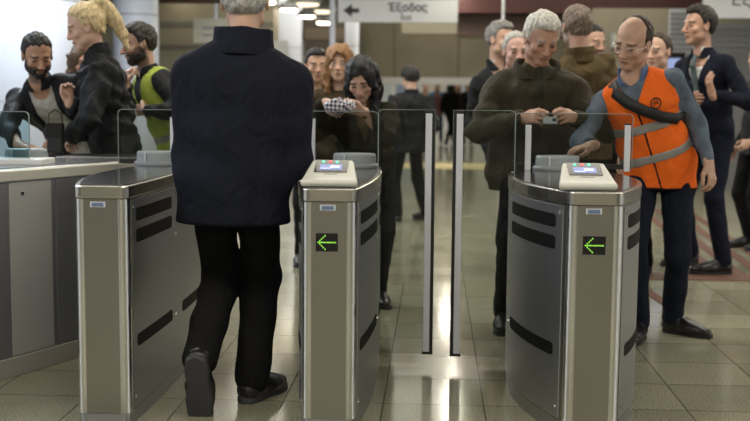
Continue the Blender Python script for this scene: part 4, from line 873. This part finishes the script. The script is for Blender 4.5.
# steward in orange vest
person(dict(id='steward', label='balding man in an orange reflective vest over denim reaching to the gate console', loc=(1.20, 5.66), heading=-14, s=1.0, head=(.985, 5.575, 1.515), pelvis=(1.17, 5.72, .90), hrot=(-26, 24, 12), nose=1.05,
 fR=(1.06, 5.60, -8, 0, 0), fL=(1.30, 5.77, 66, 0, 0), hair=dict(style='bald', slope=2.0, zb=.075, name='brown', col=(.045, .03, .02), t=.007), tone=(.50, .30, .21), brow=(.08, .05, .035), w=1.0, twist=-4, sw=.18,
 R=dict(w=(.755, 5.30, 1.01), d=(-.9, -.5, -.22), n=(0, .1, -1), side=(-.2, -.9, 0), curl=26, pole=(-.6, .7, -.5)), L=dict(w=(1.375, 5.55, .915), d=(.25, -.25, -.9), n=(-.8, .4, -.2), side=(-.5, -.9, 0), curl=34, pole=(.15, 1, .1)),
 jacket=dict(m=denim_l, g=.004, hem=.84, name='denim_jacket', ch=.045, amp=.006, ag=.006, vn=.03, cm=cloth('blue_check', (.10, .16, .30)), cuff=.0), trousers=denim, shoes=leather, seed=8,
 vest=dict(m=orange, hem=.775, v=.72, bands=((.10, .20), (.43, .53)), bm=silver, trim=black_trim, zip=black_trim)))
# suited man on the right
person(dict(id='suit', label='tall dark haired man in a navy suit with folded arms at the right edge', loc=(1.97, 8.02), heading=-62, s=1.075, head=(1.875, 8.0, 1.76), pelvis=(2.0, 8.05, 1.0), hrot=(-6, 3, 0), nose=1.12, down=1, fs=1.05,
 fR=(1.90, 8.22, -10, 0, 0), fL=(2.03, 7.80, -22, 0, 0), hair=dict(style='short', name='dark_brown', col=(.022, .016, .012), t=.013, top=.012), tone=(.47, .27, .19), twist=10, w=1.04, sw=.175,
 L=dict(w=(1.92, 7.72, 1.27), d=(-.25, -.2, .95), n=(.2, .9, 0), side=(-1, 0, 0), curl=22, pole=(.5, .2, -.9)), R=dict(w=(1.80, 7.85, 1.22), d=(.7, -.4, .1), n=(0, .6, 0), curl=40, hide=True, pole=(-.5, .3, -.8)),
 jacket=dict(m=suit_m, g=.006, hem=.80, name='suit_jacket', ch=.03, cr=.07, amp=.005, open=(.085, .45, -.005), ag=.006), shirt=white_s, tie=grey_tie, trousers=suit_m, shoes=leather, seed=11, lod=0))
# leaning man at the left
person(dict(id='leaner', label='bearded man in a black jacket and cream sweater leaning over the counter', loc=(-2.21, 6.78), heading=14, s=.99, head=(-2.345, 6.36, 1.465), pelvis=(-2.19, 6.80, .92), hrot=(20, 28, -4), tone=(.40, .22, .14), brow=(.012, .01, .008), beard=(.05, .035, .03), nose=1.1,
 hair=dict(style='short', name='near_black', col=(.014, .012, .011), t=.006, beard=1), w=1.1, sw=.19, twist=-10,
 R=dict(w=(-2.36, 6.10, .945), d=(.75, -.6, -.12), n=(0, 0, -1), side=(.5, .9, 0), curl=16, pole=(-1, .3, -.1)), L=dict(w=(-2.20, 6.30, .97), d=(-.3, -.9, -.2), n=(-.3, .2, -1), curl=30, pole=(.7, .5, -.6)),
 jacket=dict(m=black_j, g=.016, hem=.86, name='open_jacket', ch=.03, amp=.009, open=(.075, -.2, .085), ag=.016, nr=.07), shirt=light_shirt, shirt_long=1, trousers=denim, shoes=leather, seed=13))
# blonde woman
person(dict(id='blonde', label='blonde woman with a high ponytail in a black quilted jacket, seen in profile', hs=.9, loc=(-1.89, 6.30), heading=-72, s=1.0, head=(-2.015, 6.25, 1.62), pelvis=(-1.87, 6.32, .93), hrot=(2, 20, 0), tone=(.56, .35, .26), brow=(.2, .13, .08), jaw=.9, neck=.85,
 hair=dict(style='pony', name='blonde', col=(.60, .46, .25), t=.013, tail=[(0, .06, .075), (0, .10, .10), (0, .135, .06), (0, .155, -.01), (0, .165, -.09), (0, .165, -.18)], tr=[.022, .034, .042, .040, .030, .008]), w=.94, sw=.165,
 R=dict(w=(-2.09, 6.16, 1.19), d=(-.2, -.1, 1), n=(.8, .3, .2), side=(.3, -1, 0), curl=50, pole=(.4, -.3, -1)), L=dict(w=(-2.06, 6.12, .98), d=(-.9, -.2, -.3), n=(0, .3, -1), curl=40, pole=(.6, -.2, -.8)),
 jacket=dict(m=black_j, g=.026, hem=.80, name='quilted_jacket', ch=.075, cr=.082, amp=.013, k=52., ag=.024, vn=.03), trousers=black_tr, shoes=leather, seed=17))
# bearded man with yellow vest
person(dict(id='yellowvest', label='bearded man in a yellow reflective vest touching his chin behind the blonde woman', loc=(-1.66, 7.0), heading=-52, s=1.0, head=(-1.885, 6.90, 1.555), pelvis=(-1.64, 7.02, .92), hrot=(-6, 14, 0), tone=(.45, .27, .19), brow=(.03, .02, .015), beard=(.06, .035, .025), nose=1.1,
 hair=dict(style='short', name='dark_brown', col=(.022, .016, .012), t=.012, top=.01, beard=1), w=1., 
 R=dict(w=(-1.93, 6.76, 1.30), d=(-.1, .2, 1), n=(.1, .9, .2), side=(.9, 0, .2), curl=62, pole=(-.3, -.3, -1)), L=dict(w=(-1.80, 6.70, 1.14), d=(-.9, -.1, 0), n=(0, 1, 0), curl=30, pole=(.9, .1, -.7)),
 jacket=dict(m=black_j, g=.012, hem=.84, name='black_jacket', ch=.035, amp=.008, ag=.014), trousers=denim, shoes=leather, seed=19, vest=dict(m=yellow, hem=.80, v=.4, bands=((.12, .22),), bm=silver)))
# woman hidden between them
person(dict(id='hidden', label='woman with brown hair half hidden between the leaning man and the blonde woman', loc=(-2.40, 7.5), heading=20, s=.93, head=(-2.43, 7.46, 1.45), hrot=(10, 8, 0), tone=(.46, .27, .2), hair=dict(style='long', name='brown_long', col=(.07, .04, .02), t=.016), jaw=.88, lod=1,
 jacket=dict(m=black_j, g=.01, hem=.8), trousers=black_tr, shoes=leather, w=.9, seed=4))
# dark haired woman with patterned purse
person(dict(id='purse', label='woman with long black hair looking into a patterned purse she holds', loc=(-.42, 6.42), heading=6, s=.945, head=(-.425, 6.28, 1.335), pelvis=(-.40, 6.5, .84), hrot=(-12, 34, -4), tone=(.52, .33, .25), brow=(.02, .015, .012), jaw=.86, neck=.85, w=.92, sw=.168,
 hair=dict(style='long', name='black_long', col=(.006, .006, .008), t=.011, len=.34),
 R=dict(w=(-.60, 6.04, 1.20), d=(.5, -.5, -.15), n=(.4, .2, -.9), side=(0, -1, .2), curl=48, pole=(-.6, .4, -.8)), L=dict(w=(-.40, 6.0, 1.155), d=(-.7, -.4, .1), n=(-.1, .5, .8), side=(0, -1, .3), curl=42, pole=(.6, .4, -.8)),
 jacket=dict(m=cloth('dark_olive_parka', (.022, .020, .012)), g=.022, hem=.74, name='parka', ch=.02, cr=.08, amp=.011, ag=.022, open=(.05, .4, -.005)), shirt=cloth('tan_top', (.12, .09, .05)), trousers=black_tr, shoes=leather, seed=23))
person(dict(id='mate', label='short haired man left of the reddish haired woman, just past the walking man', loc=(-.87, 7.95), heading=10, s=.95, head=(-.862, 7.92, 1.455), hrot=(5, 5, 0), tone=(.40, .23, .15), hair=dict(style='short', name='near_black', col=(.014, .012, .011), t=.010, top=.008), lod=1, down=0, jacket=dict(m=olive, g=.006, hem=.8), shirt=cloth('dark_shirt', (.03, .025, .02)), trousers=black_tr, shoes=leather, w=.95, seed=5))
person(dict(id='redhead', label='reddish blonde woman with loose hair behind the woman with the purse', loc=(-.65, 7.36), heading=0, s=.93, head=(-.645, 7.32, 1.45), hrot=(0, 2, 0), tone=(.52, .32, .23), down=0, jaw=.88, hair=dict(style='long', name='ginger', col=(.24, .12, .045), t=.022, len=.16), lod=1, w=.9,
 jacket=dict(m=cloth('brown_cardigan', (.05, .035, .02)), g=.01, hem=.8), trousers=black_tr, shoes=leather, seed=6))
person(dict(id='backfar', label='dark haired person in a black jacket standing with back turned behind the left flap', loc=(-.30, 10.95), heading=-152, s=.88, head=(-.255, 10.93, 1.425), fR=(-.10, 11.05, 10, 0, 0), fL=(-.37, 10.86, 0, 0, 0), pelvis=(-.27, 10.95, .82), hrot=(0, 12, 0), tone=pale, hair=dict(style='short', name='near_black', col=(.014, .012, .011), t=.022, top=.015), lod=1, w=1.25,
 L=dict(w=(-.50, 10.82, .80), pole=(.2, 1, -.1)), R=dict(w=(-.10, 11.02, .80), pole=(-.2, 1, -.1)), jacket=dict(m=black_j, g=.024, hem=.78, amp=.01, ag=.02), trousers=black_tr, tw=1.1, shoes=leather, seed=7))
person(dict(id='suitback', label='grey haired man in a black suit behind the elderly man\'s shoulder', loc=(.62, 8.3), heading=20, s=1.03, head=(.475, 8.2, 1.665), hrot=(25, 6, 0), tone=pale, hair=dict(style='short', name='grey_dark', col=(.20, .19, .18), t=.010, top=.006), lod=1, w=1.05, fR=(.56, 8.25, 0, 0, 0), fL=(.76, 8.35, 10, 0, 0), pelvis=(.60, 8.31, .95),
 R=dict(w=(.42, 8.05, 1.0), hide=True), jacket=dict(m=black_j, g=.006, hem=.78, open=(.08, .5, -.005), name='suit_jacket'), shirt=white_s, trousers=black_tr, shoes=leather, seed=9))
person(dict(id='greyhead', label='person with a low grey head mostly hidden behind the elderly man', loc=(.60, 7.62), heading=40, s=.98, head=(.545, 7.58, 1.555), hrot=(-30, 10, 0), tone=(.5, .3, .24), hair=dict(style='short', name='grey', col=(.38, .36, .34), t=.01, rec=.02), lod=1, jacket=dict(m=black_j, g=.01, hem=.8), trousers=black_tr, shoes=leather, seed=2))
person(dict(id='brownjacket', label='man with cropped grey hair in a brown green jacket, back turned behind the elderly man', loc=(.93, 6.98), heading=-150, s=1.04, head=(.873, 6.93, 1.675), hrot=(-14, 8, 0), tone=(.46, .27, .20), beard=(.25, .2, .17), hair=dict(style='short', name='cropped', col=(.16, .12, .09), t=.008, rec=.02), lod=0, w=1.12,
 jacket=dict(m=brown_j, g=.022, hem=.82, amp=.009, ag=.02, ch=.055, cr=.082), trousers=black_tr, shoes=leather, L=dict(w=(.72, 7.18, 1.05), hide=True), R=dict(w=(1.14, 7.2, 1.0), hide=True), seed=12))
person(dict(id='face1', label='dark haired man with stubble whose face shows between the brown jacket and the steward', loc=(1.16, 8.08), heading=12, s=1.02, head=(1.125, 8.03, 1.635), hrot=(20, 8, 0), tone=(.45, .27, .19), beard=(.06, .04, .03), down=0, hair=dict(style='short', name='near_black', col=(.014, .012, .011), t=.010), lod=1, jacket=dict(m=black_j, g=.01, hem=.8), trousers=black_tr, shoes=leather, seed=14))
person(dict(id='face2', label='fair skinned man half hidden behind the steward\'s head, facing left', loc=(1.58, 7.68), heading=-30, s=.99, head=(1.515, 7.62, 1.56), hrot=(-10, 6, 0), tone=(.54, .34, .25), hair=dict(style='short', name='brown', col=(.045, .03, .02), t=.008, rec=.02), lod=1, jacket=dict(m=suit_m, g=.006, hem=.8, open=(.07, .5, -.005)), shirt=white_s, trousers=black_tr, shoes=leather, seed=15))
person(dict(id='edge', label='person in dark clothes cut off by the right edge behind the suited man', loc=(2.68, 9.2), heading=-70, s=.98, head=(2.66, 9.17, 1.58), tone=pale, hair=H_dark, lod=1, L=dict(w=(2.55, 8.97, .90)), jacket=dict(m=black_j, g=.01, hem=.8), trousers=black_tr, shoes=leather, seed=16))
# far walkers
far = [(.05, 29.5, 'far walker in a blue open jacket and pink top in the middle of the hall', (.06, .22, .38), (.35, .16, .18), (.04, .08, .16), 'short', 'near_black', 0, 0),
       (.40, 28.5, 'far person with long dark hair dressed in black, right of the blue jacket', (.01, .01, .012), None, (.01, .01, .012), 'long', 'black_long', 170, 1),
       (.60, 30.5, 'far person with orange brown hair in a dark top near the middle', (.03, .02, .018), None, (.01, .01, .012), 'long', 'ginger', 10, 0),
       (.86, 29.0, 'far person in black with a pale face beside the elderly man\'s elbow', (.012, .01, .012), None, (.02, .02, .03), 'short', 'brown', -20, 0),
       (-.28, 31.5, 'far person in a tan coat seen left of the blue jacket', (.16, .11, .06), None, (.02, .02, .025), 'short', 'dark_brown', 30, 1)]
HC = {'near_black': (.014, .012, .011), 'black_long': (.006, .006, .008), 'ginger': (.24, .12, .045), 'brown': (.045, .03, .02), 'dark_brown': (.022, .016, .012)}
for i, (x, y, lab, jc, sc, tc, hs, hn, hdg, _) in enumerate(far):
    d = dict(id='far%d' % i, label=lab, loc=(x, y), heading=hdg, s=.97, head=(x, y-.03 if abs(hdg) < 90 else y+.03, 1.585), tone=pale, hair=dict(style=hs, name=hn, col=HC[hn], t=.016), lod=2, jacket=dict(m=cloth('far_jacket_%d' % i, jc), g=.012, hem=.8), trousers=cloth('far_trousers_%d' % i, tc), shoes=leather, seed=30+i, fR=(x-.10, y-.12, 0, 0, 0), fL=(x+.12, y+.15, 0, 0, 0))
    if sc: d['shirt'] = cloth('pink_top', sc); d['jacket']['open'] = (.08, -.2, .10)
    person(d)

# ------------------------------------------------------------------ accessories worn (children) and held things
def worn(pid, name, bm, m, label=None, lvl=None):
    o = obj(name, bm, m, PEOPLE[pid]['root'], smooth=True)
    if label: o['label'] = label
    return o
S_ = PEOPLE['steward']
# glasses
T = lambda x, y, z: Vector(S_['hd']+S_['Mh']@(V(x, y, z)*S_['s']*1.09))
bm = bmesh.new()
for q in (1, -1):
    tube(bm, [T(q*.031+.021*math.cos(a), -.100+.004*abs(math.cos(a)), .001+.015*math.sin(a)) for a in [k*PI/9 for k in range(19)]], .0013, 6)
    tube(bm, [T(q*.052, -.097, .005), T(q*.074, -.05, .006), T(q*.084, .005, .004)], .0014, 6)
tube(bm, [T(-.010, -.101, .004), T(0, -.105, .006), T(.010, -.101, .004)], .0012, 6); worn('steward', 'glasses', bm, steel_bright)
# cross body strap
Tp = S_['Tp']
pts = [Tp(.10, .02, .985), Tp(.085, .085, .90), Tp(.035, .14, .80), Tp(-.03, .155, .66), Tp(-.09, .15, .50), Tp(-.145, .11, .36)]
pts = [Tp(-.10, .03, 1.0), Tp(-.085, .095, .91), Tp(-.03, .145, .80), Tp(.04, .155, .68), Tp(.11, .13, .56), Tp(.165, .07, .47), Tp(.185, -.01, .43)]
bm = bmesh.new()
for i in range(len(pts)-1):
    pass
rows = []
for i, p in enumerate(pts):
    d = nrm(pts[min(i+1, len(pts)-1)]-pts[max(i-1, 0)]); nn = nrm(p-Tp(0, 0, .7)); nn = nrm(nn-d*nn.dot(d)); sd = np.cross(d, nn)
    rows.append([bm.verts.new(Vector(p+sd*a+nn*b)) for a, b in ((-.027, .006), (.027, .006), (.027, -.006), (-.027, -.006))])
for i in range(len(rows)-1):
    for k in range(4): bm.faces.new((rows[i][k], rows[i][(k+1) % 4], rows[i+1][(k+1) % 4], rows[i+1][k]))
bm.faces.new(rows[0]); bm.faces.new(rows[-1][::-1]); o = worn('steward', 'bag_strap', bm, black_rub, 'black cross body strap')
# round emblem on the vest
bm = bmesh.new(); c = Tp(.098, .132, .72); n = nrm(S_['fw']*.9+S_['e']*.45); a = nrm(np.cross(S_['up'], n)); b = np.cross(n, a)
tube(bm, [Vector(c+n*.004+a*.026*math.cos(k*PI/8)+b*.026*math.sin(k*PI/8)) for k in range(17)], .0035, 6); tube(bm, [Vector(c+n*.004+a*x+b*z) for x, z in ((-.012, -.008), (-.006, .01), (0, -.004), (.006, .01), (.012, -.008))], .003, 6); worn('steward', 'emblem', bm, black_rub)
# ticket in the elder's hands
bm = bmesh.new(); box(bm, -.036, .036, -.022, .022, -.004, .004); tk = obj('transit_card', bm, mat('card_grey', (.30, .33, .35), .4), None, (.575, 5.50, 1.125), bevel=.002, rot=(.9, 0, -.08)); tag(tk, 'small grey transit card held in both hands of the elderly man', 'card')
bm = bmesh.new(); box(bm, .010, .030, -.008, .010, .004, .0052); obj('chip', bm, black_rub, tk)
# patterned purse
def purse_mat():
    m = bpy.data.materials.new('purse_pattern'); m.use_nodes = True; nt = m.node_tree; b = nt.nodes['Principled BSDF']; tc = nt.nodes.new('ShaderNodeTexCoord'); ck = nt.nodes.new('ShaderNodeTexChecker'); ck.inputs['Scale'].default_value = 62
    mp = nt.nodes.new('ShaderNodeMapping'); mp.inputs['Rotation'].default_value = (.2, .7, .3); nt.links.new(tc.outputs['Object'], mp.inputs[0]); nt.links.new(mp.outputs[0], ck.inputs[0]); ck.inputs[1].default_value = (.7, .66, .7, 1); ck.inputs[2].default_value = (.035, .03, .08, 1); nt.links.new(ck.outputs[0], b.inputs['Base Color']); return m
F = Field(); I3 = np.eye(3); F.ell((0, 0, 0), I3, (.085, .045, .045), .02); F.ell((0, .0, .035), I3, (.07, .02, .03), .012, 'sub'); F.disp = folds(3, .004, 90.); v, f = F.mesh(.004)
pu = npmesh('patterned_purse', v, f, purse_mat()); pu.location = (-.515, 5.90, 1.185); tag(pu, 'white and navy patterned soft purse held open by the black haired woman', 'purse')
# dark wallet by the blonde woman
t = empty('shoulder_bag', (-2.11, 5.98, ZT)); tag(t, 'small upright black bag beside the leaning man\'s hand', 'bag'); bm = bmesh.new(); box(bm, -.045, .045, -.03, .03, 0, .17); obj('body', bm, black_rub, t, bevel=.012); bm = bmesh.new(); box(bm, -.046, .046, -.034, -.028, .09, .172); obj('flap', bm, leather, t, bevel=.004)
bm = bmesh.new(); tube(bm, [(-.04, 0, .165), (-.035, 0, .22), (0, 0, .245), (.035, 0, .22), (.04, 0, .165)], .004, 6); obj('strap', bm, leather, t)
